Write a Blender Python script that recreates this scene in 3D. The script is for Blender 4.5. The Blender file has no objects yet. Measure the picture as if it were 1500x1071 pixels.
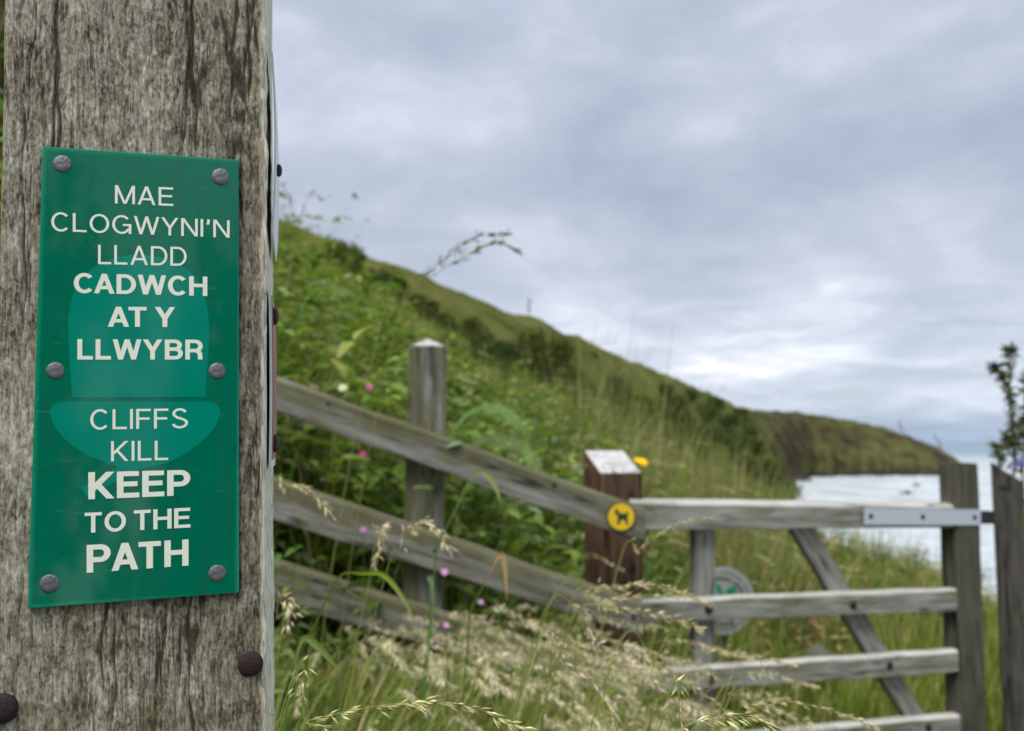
import bpy, bmesh, math, random
import numpy as np
from mathutils import Vector, Matrix

random.seed(7)
rng = np.random.default_rng(11)
S = bpy.context.scene
COL = S.collection
R = math.radians

# ------------------------------------------------------------------ camera
CAMZ = 1.40
F = 1250.0                                  # focal length in pixels of the 1500 px wide photograph
PITCH = math.atan(110.0 / F)
cam = bpy.data.cameras.new('camera'); camo = bpy.data.objects.new('camera', cam); COL.objects.link(camo)
camo.location = (0, 0, CAMZ); camo.rotation_euler = (R(90) + PITCH, 0, 0)
cam.sensor_width = 36.0; cam.lens = 36.0 * F / 1500.0
cam.clip_start = 0.02; cam.clip_end = 60000
cam.dof.use_dof = True; cam.dof.focus_distance = 0.535; cam.dof.aperture_fstop = 8.0; cam.dof.aperture_blades = 0
S.camera = camo

# ------------------------------------------------------------------ world: overcast sky
SUN_AZ, SUN_EL = R(215), R(58)              # azimuth clockwise from +Y
w = bpy.data.worlds.new('World'); S.world = w; w.use_nodes = True
nt = w.node_tree; nt.nodes.clear()
def N(tree, typ, **kw):
    n = tree.nodes.new(typ)
    for k, v in kw.items(): setattr(n, k, v)
    return n
def mth(tree, op, a, b=None, clamp=False):
    n = N(tree, 'ShaderNodeMath', operation=op, use_clamp=clamp)
    for i, x in enumerate((a, b)):
        if x is None: continue
        if isinstance(x, (int, float)): n.inputs[i].default_value = x
        else: tree.links.new(x, n.inputs[i])
    return n.outputs[0]
def ramp(tree, fac, stops, interp='LINEAR'):
    n = N(tree, 'ShaderNodeValToRGB'); n.color_ramp.interpolation = interp
    e = n.color_ramp.elements
    while len(e) < len(stops): e.new(0.5)
    for el, (p, c) in zip(e, stops):
        el.position = p; el.color = (*c, 1) if len(c) == 3 else c
    tree.links.new(fac, n.inputs[0]); return n.outputs[0]
def mixc(tree, fac, a, b, mode='MIX'):
    n = N(tree, 'ShaderNodeMix', data_type='RGBA', blend_type=mode)
    for i, x in ((0, fac), (6, a), (7, b)):
        if isinstance(x, (int, float)): n.inputs[i].default_value = x
        elif isinstance(x, tuple): n.inputs[i].default_value = (*x, 1)
        else: tree.links.new(x, n.inputs[i])
    return n.outputs[2]
def noise(tree, vec, scale, detail=4, rough=0.55, dist=0.0, lac=2.0):
    n = N(tree, 'ShaderNodeTexNoise'); n.inputs['Scale'].default_value = scale
    n.inputs['Detail'].default_value = detail; n.inputs['Roughness'].default_value = rough
    n.inputs['Distortion'].default_value = dist; n.inputs['Lacunarity'].default_value = lac
    tree.links.new(vec, n.inputs['Vector']); return n.outputs[0]
def mapping(tree, vec, scale=(1, 1, 1), loc=(0, 0, 0), rot=(0, 0, 0)):
    n = N(tree, 'ShaderNodeMapping'); n.inputs['Scale'].default_value = scale
    n.inputs['Location'].default_value = loc; n.inputs['Rotation'].default_value = rot
    tree.links.new(vec, n.inputs['Vector']); return n.outputs[0]

tc = N(nt, 'ShaderNodeTexCoord'); sep = N(nt, 'ShaderNodeSeparateXYZ'); nt.links.new(tc.outputs['Generated'], sep.inputs[0])
zc = mth(nt, 'MAXIMUM', sep.outputs[2], 0.0)
den = mth(nt, 'ADD', zc, 0.22)
cmb = N(nt, 'ShaderNodeCombineXYZ')
nt.links.new(mth(nt, 'DIVIDE', sep.outputs[0], den), cmb.inputs[0]); nt.links.new(mth(nt, 'DIVIDE', sep.outputs[1], den), cmb.inputs[1])
DIRV = tc.outputs['Generated']
big = noise(nt, mapping(nt, DIRV, (2.6, 2.6, 5.5), (3.4, 0.7, 1.2), (0.25, -0.3, 0)), 1.0, 6, 0.52, 0.5)
fine = noise(nt, mapping(nt, DIRV, (6.0, 6.0, 11.0), (8.4, 5.2, 2), (0.0, 0.0, 0)), 1.0, 6, 0.56, 0.4)
low3 = noise(nt, mapping(nt, DIRV, (9, 9, 42.0), (1.4, 7.2, 3)), 1.0, 6, 0.58, 0.5)
wl = N(nt, 'ShaderNodeMapRange'); nt.links.new(zc, wl.inputs[0]); wl.inputs[1].default_value = 0.24; wl.inputs[2].default_value = 0.07; wl.inputs[3].default_value = 0.0; wl.inputs[4].default_value = 0.75
dens = mth(nt, 'ADD', mth(nt, 'MULTIPLY', big, 0.6), mth(nt, 'MULTIPLY', fine, 0.4))
dens = mth(nt, 'ADD', dens, mth(nt, 'MULTIPLY', mth(nt, 'SUBTRACT', low3, 0.5), wl.outputs[0]))
cloud = ramp(nt, dens, [(0.36, (0.262, 0.302, 0.372)), (0.46, (0.308, 0.350, 0.430)), (0.54, (0.355, 0.392, 0.478)), (0.62, (0.425, 0.458, 0.540)), (0.72, (0.56, 0.58, 0.65))])
lowband = ramp(nt, zc, [(0.0, (0.86, 1.0, 1.12)), (0.012, (0.95, 1.02, 1.07)), (0.05, (1.52, 1.48, 1.40)), (0.13, (1.22, 1.20, 1.16)), (0.24, (1.0, 1.0, 1.0)), (1.0, (1.18, 1.16, 1.15))])
cloud = mixc(nt, 1.0, cloud, lowband, 'MULTIPLY')
sky = N(nt, 'ShaderNodeTexSky', sky_type='NISHITA', sun_disc=False)
sky.sun_elevation = SUN_EL; sky.sun_rotation = SUN_AZ; sky.air_density = 1.2; sky.dust_density = 2.0
b1 = N(nt, 'ShaderNodeBackground'); nt.links.new(sky.outputs[0], b1.inputs[0]); b1.inputs[1].default_value = 0.05
b2 = N(nt, 'ShaderNodeBackground'); nt.links.new(cloud, b2.inputs[0]); b2.inputs[1].default_value = 0.555
mxs = N(nt, 'ShaderNodeMixShader'); mxs.inputs[0].default_value = 0.94
nt.links.new(b1.outputs[0], mxs.inputs[1]); nt.links.new(b2.outputs[0], mxs.inputs[2])
wo = N(nt, 'ShaderNodeOutputWorld'); nt.links.new(mxs.outputs[0], wo.inputs[0])

sl = bpy.data.lights.new('sun', 'SUN'); slo = bpy.data.objects.new('sun', sl); COL.objects.link(slo)
sl.energy = 1.5; sl.angle = R(35); sl.color = (1.0, 0.97, 0.92)
sd = Vector((math.sin(SUN_AZ) * math.cos(SUN_EL), math.cos(SUN_AZ) * math.cos(SUN_EL), math.sin(SUN_EL)))
slo.rotation_euler = (-sd).to_track_quat('-Z', 'Y').to_euler()

S.view_settings.view_transform = 'Standard'; S.view_settings.look = 'None'
S.view_settings.exposure = 1.45; S.view_settings.gamma = 1.0; S.view_settings.use_curve_mapping = False
S.render.engine = 'CYCLES'
S.cycles.use_denoising = True; S.cycles.max_bounces = 6; S.cycles.diffuse_bounces = 3; S.cycles.glossy_bounces = 3
S.cycles.transmission_bounces = 4; S.cycles.sample_clamp_indirect = 4.0

# ------------------------------------------------------------------ pixel -> direction helpers
cp, sp = math.cos(PITCH), math.sin(PITCH)
def ray(px, py):
    r, u = (px - 750.0) / F, (535.5 - py) / F
    return Vector((r, cp - sp * u, sp + cp * u))
EYE = Vector((0, 0, CAMZ))
def at(px, py, Y):
    d = ray(px, py); return EYE + d * (Y / d.y)
def on_plane(px, py, p0, n):
    d = ray(px, py); return EYE + d * ((p0 - EYE).dot(n) / d.dot(n))

# ------------------------------------------------------------------ object helpers
def tag(o, label=None, cat=None, group=None, kind=None):
    if label: o['label'] = label
    if cat: o['category'] = cat
    if group: o['group'] = group
    if kind: o['kind'] = kind
    return o
def empty(name, loc, label=None, cat=None, group=None):
    o = bpy.data.objects.new(name, None); COL.objects.link(o); o.location = loc; o.empty_display_size = 0.05
    return tag(o, label, cat, group)
WM = {}
def link(name, me, parent=None, mats=None, M=None):
    o = bpy.data.objects.new(name, me); COL.objects.link(o)
    if mats is not None:
        for m in (mats if isinstance(mats, (list, tuple)) else [mats]): me.materials.append(m)
    if M is not None: o.matrix_world = M
    if parent is not None:
        o.parent = parent
        o.matrix_parent_inverse = WM[parent.name].inverted() if parent.name in WM else Matrix.Translation(parent.location).inverted()
        if M is not None: o.matrix_basis = M
    if M is not None: WM[o.name] = M.copy()
    return o
def mesh_np(name, v, f, smooth=False, col=None):
    """v (N,3); f (M,k) constant-size faces; col (N,3) tint"""
    me = bpy.data.meshes.new(name)
    v = np.asarray(v, dtype=np.float32); f = np.asarray(f, dtype=np.int32)
    k = f.shape[1]
    me.vertices.add(len(v)); me.vertices.foreach_set('co', v.ravel())
    me.loops.add(f.size); me.loops.foreach_set('vertex_index', f.ravel())
    me.polygons.add(len(f)); me.polygons.foreach_set('loop_start', np.arange(0, f.size, k, dtype=np.int32))
    me.polygons.foreach_set('loop_total', np.full(len(f), k, dtype=np.int32))
    me.polygons.foreach_set('use_smooth', np.full(len(f), smooth))
    me.update(calc_edges=True)
    if col is not None:
        a = me.color_attributes.new('tint', 'FLOAT_COLOR', 'POINT')
        c = np.ones((len(v), 4), dtype=np.float32); c[:, :3] = col
        a.data.foreach_set('color', c.ravel())
    return me
def mesh_bm(name, bm, smooth=False):
    me = bpy.data.meshes.new(name); bmesh.ops.recalc_face_normals(bm, faces=bm.faces[:])
    bm.to_mesh(me); bm.free()
    if smooth:
        me.polygons.foreach_set('use_smooth', np.ones(len(me.polygons), dtype=bool)); me.update()
    return me
def frame(o, x, z):
    """matrix with local X along x, local Z along z (made orthogonal)"""
    x = Vector(x).normalized(); z = Vector(z); z = (z - x * z.dot(x)).normalized(); y = z.cross(x)
    M = Matrix((x, y, z)).transposed().to_4x4(); M.translation = o; return M
def slab(name, quad, thick, nrm, parent, mat, bev=0.004, along=None, topbev=None, wob=0.0015, seed=0, topmat=None):
    """quad: four world points TL,TR,BR,BL of the face towards the camera; a board with real thickness behind it"""
    q = [Vector(p) for p in quad]
    if along is None: along = (q[1] - q[0]) + (q[2] - q[3])
    c = sum(q, Vector()) / 4
    M = frame(c, along, nrm); Mi = M.inverted()
    bm = bmesh.new(); rr = random.Random(seed)
    fr = [bm.verts.new(Mi @ p) for p in q]
    bk = [bm.verts.new(Mi @ (p - Vector(nrm).normalized() * thick)) for p in q]
    bm.faces.new(fr); bm.faces.new(bk[::-1])
    for i in range(4): bm.faces.new((fr[i], bk[i], bk[(i + 1) % 4], fr[(i + 1) % 4]))
    bm.normal_update(); bmesh.ops.recalc_face_normals(bm, faces=bm.faces[:])
    if topbev:
        e = bm.edges.get((fr[0], fr[1]))
        bmesh.ops.bevel(bm, geom=[e], offset=topbev, segments=1, profile=0.5, affect='EDGES')
    bmesh.ops.bevel(bm, geom=bm.edges[:], offset=bev, segments=2, profile=0.6, affect='EDGES', clamp_overlap=True)
    L = (q[1] - q[0]).length
    n = max(2, int(max(x.co.x for x in bm.verts) - min(x.co.x for x in bm.verts) > 0.2) * 10)
    xs = [v.co.x for v in bm.verts]; x0, x1 = min(xs), max(xs)
    for i in range(1, n):
        xx = x0 + (x1 - x0) * i / n
        bmesh.ops.bisect_plane(bm, geom=bm.verts[:] + bm.edges[:] + bm.faces[:], plane_co=(xx, 0, 0), plane_no=(1, 0, 0))
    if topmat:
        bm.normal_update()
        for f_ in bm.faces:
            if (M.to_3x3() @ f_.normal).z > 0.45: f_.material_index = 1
    ph = [rr.uniform(0, 6.28) for _ in range(6)]
    for v in bm.verts:
        s = v.co.x
        v.co.y += wob * (math.sin(s * 17 + ph[0]) + 0.7 * math.sin(s * 41 + ph[1]))
        v.co.z += wob * (math.sin(s * 13 + ph[2]) + 0.6 * math.sin(s * 37 + ph[3]))
    return link(name, mesh_bm(name, bm), parent, [mat, topmat] if topmat else mat, M)

# ------------------------------------------------------------------ materials
def newmat(name):
    m = bpy.data.materials.new(name); m.use_nodes = True
    t = m.node_tree; b = t.nodes['Principled BSDF']; return m, t, b
def plain(name, col, rough=0.6, metal=0.0, spec=0.5, var=0.15, scale=60, bump=0.0):
    m, t, b = newmat(name)
    tcx = N(t, 'ShaderNodeTexCoord'); n = noise(t, tcx.outputs['Object'], scale, 4)
    c = mixc(t, n, tuple(x * (1 - var) for x in col), tuple(min(1, x * (1 + var)) for x in col))
    t.links.new(c, b.inputs['Base Color']); b.inputs['Roughness'].default_value = rough
    b.inputs['Metallic'].default_value = metal; b.inputs['Specular IOR Level'].default_value = spec
    if bump:
        bp = N(t, 'ShaderNodeBump'); bp.inputs['Strength'].default_value = bump; bp.inputs['Distance'].default_value = 0.002
        t.links.new(n, bp.inputs['Height']); t.links.new(bp.outputs[0], b.inputs['Normal'])
    return m
def wood(name, dark, mid, light, algae=0.3, algae_col=(0.105, 0.11, 0.04), knots=True, seed=0.0, moss=0.0):
    """weathered timber, grain along local X"""
    m, t, b = newmat(name)
    tcx = N(t, 'ShaderNodeTexCoord'); oi = N(t, 'ShaderNodeObjectInfo')
    add = N(t, 'ShaderNodeVectorMath', operation='ADD')
    sc = N(t, 'ShaderNodeVectorMath', operation='SCALE'); cmbr = N(t, 'ShaderNodeCombineXYZ')
    for i in range(3): t.links.new(oi.outputs['Random'], cmbr.inputs[i])
    t.links.new(cmbr.outputs[0], sc.inputs[0]); sc.inputs['Scale'].default_value = 7.3 + seed
    t.links.new(tcx.outputs['Object'], add.inputs[0]); t.links.new(sc.outputs[0], add.inputs[1])
    v = add.outputs[0]
    g = noise(t, mapping(t, v, (2.2, 48, 48)), 1, 6, 0.62, 0.6)
    g2 = noise(t, mapping(t, v, (10, 320, 320)), 1, 3, 0.6)
    blot = noise(t, mapping(t, v, (7, 16, 16)), 1, 5, 0.6)
    gg = mth(t, 'ADD', mth(t, 'MULTIPLY', g, 0.6), mth(t, 'MULTIPLY', g2, 0.4))
    c = ramp(t, gg, [(0.40, dark), (0.5, mid), (0.60, light)])
    c = mixc(t, ramp(t, blot, [(0.42, (0, 0, 0)), (0.7, (1, 1, 1))]), c, mixc(t, 0.55, c, light))
    al = noise(t, mapping(t, v, (5, 22, 22), (4, 4, 4)), 1, 5, 0.62)
    if moss:
        sy_ = N(t, 'ShaderNodeSeparateXYZ'); t.links.new(tcx.outputs['Object'], sy_.inputs[0])
        mr = N(t, 'ShaderNodeMapRange'); t.links.new(sy_.outputs[1], mr.inputs[0]); mr.inputs[1].default_value = -0.02; mr.inputs[2].default_value = 0.055; mr.inputs[3].default_value = 0; mr.inputs[4].default_value = moss
        al = mth(t, 'ADD', al, mr.outputs[0])
    fac = ramp(t, al, [(0.62 - algae * 0.5, (0, 0, 0)), (0.82 - algae * 0.5, (0.72, 0.72, 0.72))])
    c = mixc(t, fac, c, algae_col)
    if knots:
        vo = N(t, 'ShaderNodeTexVoronoi'); vo.inputs['Scale'].default_value = 1.0
        t.links.new(mapping(t, v, (4.5, 12, 12)), vo.inputs['Vector'])
        k = ramp(t, vo.outputs['Distance'], [(0.07, (1, 1, 1)), (0.21, (0, 0, 0))])
        c = mixc(t, mth(t, 'MULTIPLY', k, 0.8), c, tuple(x * 0.35 for x in dark))
    sp_ = noise(t, mapping(t, v, (1.1, 26, 26), (3, 9, 4)), 1, 3, 0.5, 0.6); sm_ = noise(t, mapping(t, v, (5, 9, 9), (8, 2, 4)), 1, 2, 0.5)
    spl = mth(t, 'MULTIPLY', ramp(t, mth(t, 'ABSOLUTE', mth(t, 'SUBTRACT', sp_, 0.5)), [(0.008, (1, 1, 1)), (0.022, (0, 0, 0))]), ramp(t, sm_, [(0.47, (0, 0, 0)), (0.57, (0.9, 0.9, 0.9))]))
    c = mixc(t, spl, c, tuple(x * 0.3 for x in dark))
    gg = mth(t, 'SUBTRACT', gg, mth(t, 'MULTIPLY', spl, 0.6))
    t.links.new(c, b.inputs['Base Color']); b.inputs['Roughness'].default_value = 0.82
    b.inputs['Specular IOR Level'].default_value = 0.25
    bp = N(t, 'ShaderNodeBump'); bp.inputs['Strength'].default_value = 0.7; bp.inputs['Distance'].default_value = 0.0025
    t.links.new(gg, bp.inputs['Height']); t.links.new(bp.outputs[0], b.inputs['Normal'])
    return m
def foliage(name, trans=0.38, rough=0.55):
    m, t, b = newmat(name)
    a = N(t, 'ShaderNodeAttribute', attribute_name='tint')
    t.links.new(mixc(t, 1.0, a.outputs['Color'], (1.40, 1.38, 1.30), 'MULTIPLY'), b.inputs['Base Color']); b.inputs['Roughness'].default_value = rough
    b.inputs['Specular IOR Level'].default_value = 0.3
    tr = N(t, 'ShaderNodeBsdfTranslucent'); mx = N(t, 'ShaderNodeMixShader'); mx.inputs[0].default_value = trans
    cc = mixc(t, 1.0, a.outputs['Color'], (1.55, 1.6, 0.7), 'MULTIPLY'); t.links.new(cc, tr.inputs[0])
    t.links.new(b.outputs[0], mx.inputs[1]); t.links.new(tr.outputs[0], mx.inputs[2])
    t.links.new(mx.outputs[0], t.nodes['Material Output'].inputs[0]); return m

M_fence = wood('fence_timber', (0.045, 0.042, 0.034), (0.155, 0.150, 0.130), (0.27, 0.265, 0.24), 0.30, (0.10, 0.098, 0.032), moss=0.24)
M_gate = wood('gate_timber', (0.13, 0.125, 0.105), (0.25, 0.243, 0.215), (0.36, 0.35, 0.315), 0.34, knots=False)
M_gatetop = wood('pale_gate_edge', (0.30, 0.29, 0.25), (0.44, 0.43, 0.39), (0.55, 0.54, 0.50), 0.2, knots=False)  # paler timber for the upward faces of the gate rails
M_gatepost = wood('gatepost_timber', (0.026, 0.024, 0.021), (0.056, 0.052, 0.045), (0.09, 0.083, 0.073), 0.15, knots=False)
M_stile = wood('stile_timber', (0.035, 0.033, 0.024), (0.075, 0.070, 0.055), (0.115, 0.108, 0.09), 0.34, (0.06, 0.06, 0.025), knots=False)
M_brown = wood('brown_timber', (0.020, 0.012, 0.008), (0.080, 0.043, 0.023), (0.17, 0.10, 0.055), 0.05, knots=False)
M_pale = wood('pale_top_timber', (0.30, 0.30, 0.29), (0.48, 0.48, 0.47), (0.60, 0.60, 0.59), 0.05, knots=False)  # paler timber for the top faces of the posts
M_galv = plain('galvanised_steel', (0.52, 0.55, 0.58), 0.45, 0.75, scale=90, var=0.2)
M_rust = plain('rusty_iron', (0.022, 0.0085, 0.009), 0.75, 0.2, scale=700, var=0.6, bump=0.6)
M_nail = plain('dull_zinc', (0.13, 0.135, 0.145), 0.55, 0.4, scale=420, var=0.75, bump=0.4)
M_black = plain('dark_iron', (0.018, 0.016, 0.016), 0.6, 0.3)
M_leaf = foliage('leaf_blades')
M_seed = foliage('seed_husks', 0.2, 0.7)
M_petal = foliage('petals', 0.4, 0.6)
M_yellow = plain('yellow_plastic', (0.72, 0.47, 0.015), 0.45, var=0.08)
M_dkgreen = plain('dark_green_print', (0.006, 0.04, 0.012), 0.5)
M_stone = plain('grey_stone', (0.10, 0.10, 0.092), 0.9, scale=14, var=0.4, bump=0.5)
M_white = plain('white_sheet', (0.66, 0.68, 0.70), 0.5, var=0.08)
M_disc = plain('pale_grey_disc', (0.27, 0.305, 0.30), 0.55, var=0.12, scale=20)
M_disc2 = plain('mid_grey_ring', (0.10, 0.12, 0.12), 0.55, var=0.2, scale=30)
M_oak = plain('emerald_print', (0.01, 0.20, 0.09), 0.5)
M_redprint = plain('faded_red_sheet', (0.33, 0.13, 0.09), 0.5, var=0.3, scale=200)

# ------------------------------------------------------------------ terrain
AZ = R(19.8)
DV = np.array([math.sin(AZ), math.cos(AZ)]); LV = np.array([-math.cos(AZ), math.sin(AZ)])
SEA = -30.0 + CAMZ
def sm(a, b, x):
    q = np.clip((x - a) / (b - a), 0, 1); return q * q * (3 - 2 * q)
_r = np.random.default_rng(5)
WAVES = [(_r.uniform(0, 6.28), _r.uniform(0, 6.28), 10 ** _r.uniform(-0.1, 1.7)) for _ in range(46)]
def lumps(x, y, lo, hi):
    z = np.zeros_like(x)
    for th, ph, L in WAVES:
        if lo <= L <= hi:
            k = 6.283 / L; z = z + L * np.sin(k * (x * math.cos(th) + y * math.sin(th)) + ph + 1.3 * np.sin(k * 0.31 * (y * math.cos(th) - x * math.sin(th))))
    return z
def ground(x, y):
    x = np.asarray(x, dtype=float); y = np.asarray(y, dtype=float)
    t = x * DV[0] + y * DV[1]; u = x * LV[0] + y * LV[1]
    s = 18 * sm(6, 70, t) + 11 * sm(70, 190, t) + sm(60, 160, t) * (1.5 * np.sin(t * 0.051) + 1.2 * np.sin(t * 0.137 + 1) + 0.7 * np.sin(t * 0.31 + 2))
    ue = u - s - 0.6
    q = np.maximum(ue, 0) / (41.4 - s)
    qq = np.minimum(q, 1.2)
    up = 21.8 * (1 - np.power(np.maximum(1 - qq / 1.2, 0), 1.25)) - 2.2 * np.maximum(q - 1.2, 0)
    dn = np.minimum(ue, 0)
    down = np.where(dn > -1.8, 0.07 * dn, -0.126 + (dn + 1.8) * (1.15 + 2.2 * sm(40, 160, t)))
    z = np.where(ue > 0, up, down)
    amp = sm(6, 60, np.hypot(x, y))
    z = z + 0.010 * lumps(x, y, 0.7, 6) * (0.4 + 0.6 * sm(3, 12, np.hypot(x, y))) + 0.0033 * amp * lumps(x, y, 6, 60) * sm(-2, 8, ue)
    # the hill ends in the bay
    z = z - 60 * sm(470, 640, t + 0.4 * (u - 40)) * (1 + 0 * t)
    return np.maximum(z, SEA - 6)
def gz(x, y): return float(ground(np.array([x]), np.array([y]))[0])
def hit(px, py, y0=2.0, y1=900):
    """where the sight line meets the hillside"""
    d = ray(px, py); ys = np.geomspace(y0, y1, 4000)
    X = d.x / d.y * ys; Z = CAMZ + d.z / d.y * ys
    g = ground(X, ys); i = np.argmax(Z < g)
    if not (Z < g).any(): return None
    return Vector((X[i], ys[i], g[i]))

def gridmesh(name, ts, us, fn):
    T, U = np.meshgrid(ts, us, indexing='ij')
    v = fn(T, U).reshape(-1, 3); a, b = len(ts), len(us)
    idx = np.arange(a * b).reshape(a, b)
    f = np.stack([idx[:-1, :-1], idx[1:, :-1], idx[1:, 1:], idx[:-1, 1:]], -1).reshape(-1, 4)
    return mesh_np(name, v, f[:, ::-1], True)
ts = np.concatenate([-np.geomspace(60, 1.0, 26), np.linspace(-0.8, 14, 75), np.geomspace(14.3, 680, 420)])
us = np.concatenate([-np.geomspace(90, 6.2, 40), np.linspace(-6, 34, 200), np.geomspace(34.3, 260, 110)])
def tf(T, U):
    X = T * DV[0] + U * LV[0]; Y = T * DV[1] + U * LV[1]
    return np.stack([X, Y, ground(X, Y)], -1)
def hill_mat(name, far=False):
    m, t, b = newmat(name)
    g = N(t, 'ShaderNodeNewGeometry'); p = g.outputs['Position']
    s1 = 0.012 if far else 0.05
    n1 = noise(t, p, s1, 6, 0.6); n2 = noise(t, p, s1 * 6, 5, 0.65); n3 = noise(t, p, s1 * 40, 4, 0.7)
    mixv = mth(t, 'ADD', mth(t, 'ADD', mth(t, 'MULTIPLY', n1, 0.4), mth(t, 'MULTIPLY', n2, 0.35)), mth(t, 'MULTIPLY', n3, 0.25))
    if far:
        c = ramp(t, mixv, [(0.43, (0.024, 0.018, 0.012)), (0.472, (0.052, 0.040, 0.020)), (0.502, (0.068, 0.070, 0.022)), (0.57, (0.105, 0.105, 0.038))])
    else:
        c = ramp(t, mixv, [(0.40, (0.040, 0.056, 0.010)), (0.47, (0.085, 0.105, 0.018)), (0.53, (0.120, 0.130, 0.026)), (0.60, (0.180, 0.155, 0.055))])
    sepz = N(t, 'ShaderNodeSeparateXYZ'); t.links.new(p, sepz.inputs[0])
    zz = mth(t, 'ADD', sepz.outputs[2], mth(t, 'MULTIPLY', n2, 18 if far else 10))
    rk = N(t, 'ShaderNodeMapRange'); t.links.new(zz, rk.inputs[0])
    rk.inputs[1].default_value = SEA + (17 if far else 15); rk.inputs[2].default_value = SEA + (11 if far else 9); rk.inputs[3].default_value = 0; rk.inputs[4].default_value = 1
    nz_ = N(t, 'ShaderNodeSeparateXYZ'); t.links.new(g.outputs['True Normal'], nz_.inputs[0])
    stp = N(t, 'ShaderNodeMapRange'); t.links.new(mth(t, 'ADD', nz_.outputs[2], mth(t, 'MULTIPLY', mth(t, 'SUBTRACT', n3, 0.5), 0.5)), stp.inputs[0]); stp.inputs[1].default_value = 0.62; stp.inputs[2].default_value = 0.45
    zlo = N(t, 'ShaderNodeMapRange'); t.links.new(zz, zlo.inputs[0]); zlo.inputs[1].default_value = -2; zlo.inputs[2].default_value = -9
    rkf = mth(t, 'MAXIMUM', rk.outputs[0], mth(t, 'MULTIPLY', stp.outputs[0], zlo.outputs[0])) if not far else rk.outputs[0]
    c = mixc(t, rkf, c, ramp(t, n3, [(0.35, (0.012, 0.011, 0.009)), (0.65, (0.065, 0.055, 0.045))]))
    t.links.new(c, b.inputs['Base Color']); b.inputs['Roughness'].default_value = 0.95; b.inputs['Specular IOR Level'].default_value = 0.1
    bp = N(t, 'ShaderNodeBump'); bp.inputs['Strength'].default_value = 1.0; bp.inputs['Distance'].default_value = 3.0 if far else 0.7
    t.links.new(mth(t, 'ADD', n2, mth(t, 'MULTIPLY', n3, 0.5)), bp.inputs['Height']); t.links.new(bp.outputs[0], b.inputs['Normal'])
    return m
hill = link('hillside', gridmesh('hillside', ts, us, tf), None, hill_mat('grassy_hillside')); tag(hill, 'steep green grassy hillside rising behind the fence', 'hillside', kind='structure')

# headland across the bay: crest read from the photograph, at the distance where its foot meets the water
HX = np.array([900, 1000, 1100, 1180, 1260, 1330, 1390, 1412, 1440]); HYp = np.array([596, 598, 602, 606, 619, 639, 668, 688, 705])
def headland(T, U):
    px = 900 + T * 545
    D0 = np.interp(px, [900, 1040, 1100, 1150, 1190, 1240, 1445], [400, 450, 540, 640, 705, 728, 735])
    D = D0 + U * (1000 - D0) + (9 * np.sin(px * 0.16) + 6 * np.sin(px * 0.37 + 1)) * np.power(1 - U, 12); Dc = D0 + 0.42 * (1000 - D0)
    X = (px - 750) / F * D
    crest = CAMZ + (645.5 - np.interp(px, HX, HYp)) / F * Dc
    crest = np.maximum(crest, SEA - 4)
    prof = np.where(U < 0.42, np.minimum(np.power(np.maximum(U, 0) / 0.42, 0.62), 1), 1 - 0.9 * np.maximum(U - 0.42, 0))
    prof = np.where(U < 0.42, np.sin(np.clip(U / 0.42, 0, 1) * 1.5708) ** 0.8, prof)
    Z = (SEA - 5) + (crest - SEA + 5) * prof + 0.016 * lumps(X, D, 8, 60) * np.sin(np.clip(U, 0, 1) * 3.14) 
    Yo = D
    return np.stack([X, Yo, Z], -1)
hd = link('headland', gridmesh('headland', np.linspace(0, 1, 160), np.linspace(0, 1, 70), headland), None, hill_mat('bracken_headland', True))
tag(hd, 'brown and green headland across the bay ending in dark cliffs', 'headland', kind='structure')

# sea
m, t, b = newmat('sea_water')
g = N(t, 'ShaderNodeNewGeometry')
n1 = noise(t, mapping(t, g.outputs['Position'], (0.05, 0.018, 1)), 1, 6, 0.62, 0.4)
n2 = noise(t, mapping(t, g.outputs['Position'], (0.45, 0.16, 1)), 1, 5, 0.65)
nn_ = mth(t, 'ADD', mth(t, 'MULTIPLY', n1, 0.5), mth(t, 'MULTIPLY', n2, 0.5))
t.links.new(ramp(t, nn_, [(0.38, (0.26, 0.31, 0.34)), (0.46, (0.45, 0.50, 0.52)), (0.56, (0.60, 0.63, 0.64))]), b.inputs['Base Color'])  # sky reflection and glitter on the bay painted as pale base colour
sp3 = N(t, 'ShaderNodeSeparateXYZ'); t.links.new(g.outputs['Position'], sp3.inputs[0])
op = N(t, 'ShaderNodeMapRange'); t.links.new(sp3.outputs[1], op.inputs[0]); op.inputs[1].default_value = 800; op.inputs[2].default_value = 2200
cb = b.inputs['Base Color'].links[0].from_socket
t.links.new(mixc(t, op.outputs[0], cb, (0.17, 0.24, 0.30)), b.inputs['Base Color'])
b.inputs['Roughness'].default_value = 0.35; b.inputs['IOR'].default_value = 1.33
bp = N(t, 'ShaderNodeBump'); bp.inputs['Strength'].default_value = 0.6; bp.inputs['Distance'].default_value = 1.2
t.links.new(nn_, bp.inputs['Height']); t.links.new(bp.outputs[0], b.inputs['Normal'])
sx = np.concatenate([-np.geomspace(30000, 50, 12), np.geomspace(50, 30000, 12)]); sy = np.concatenate([[-2000], np.geomspace(20, 45000, 24)])
sea = link('sea', gridmesh('sea', sx, sy, lambda X, Y: np.stack([X, Y, np.full_like(X, SEA)], -1)), None, m)
tag(sea, 'pale silver sea filling the bay under the headland', 'sea', kind='structure')
for p in sea.data.polygons: p.use_smooth = False
sea.data.flip_normals() if sea.data.polygons[0].normal.z < 0 else None
for o in (hill, hd):
    if o.data.polygons[len(o.data.polygons) // 2].normal.z < 0: o.data.flip_normals()

# ------------------------------------------------------------------ fence, posts and gate
YAW = R(18)
PD = Vector((math.cos(YAW), math.sin(YAW), 0)); PN = Vector((math.sin(YAW), -math.cos(YAW), 0))   # along the gate line / towards the camera
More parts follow.
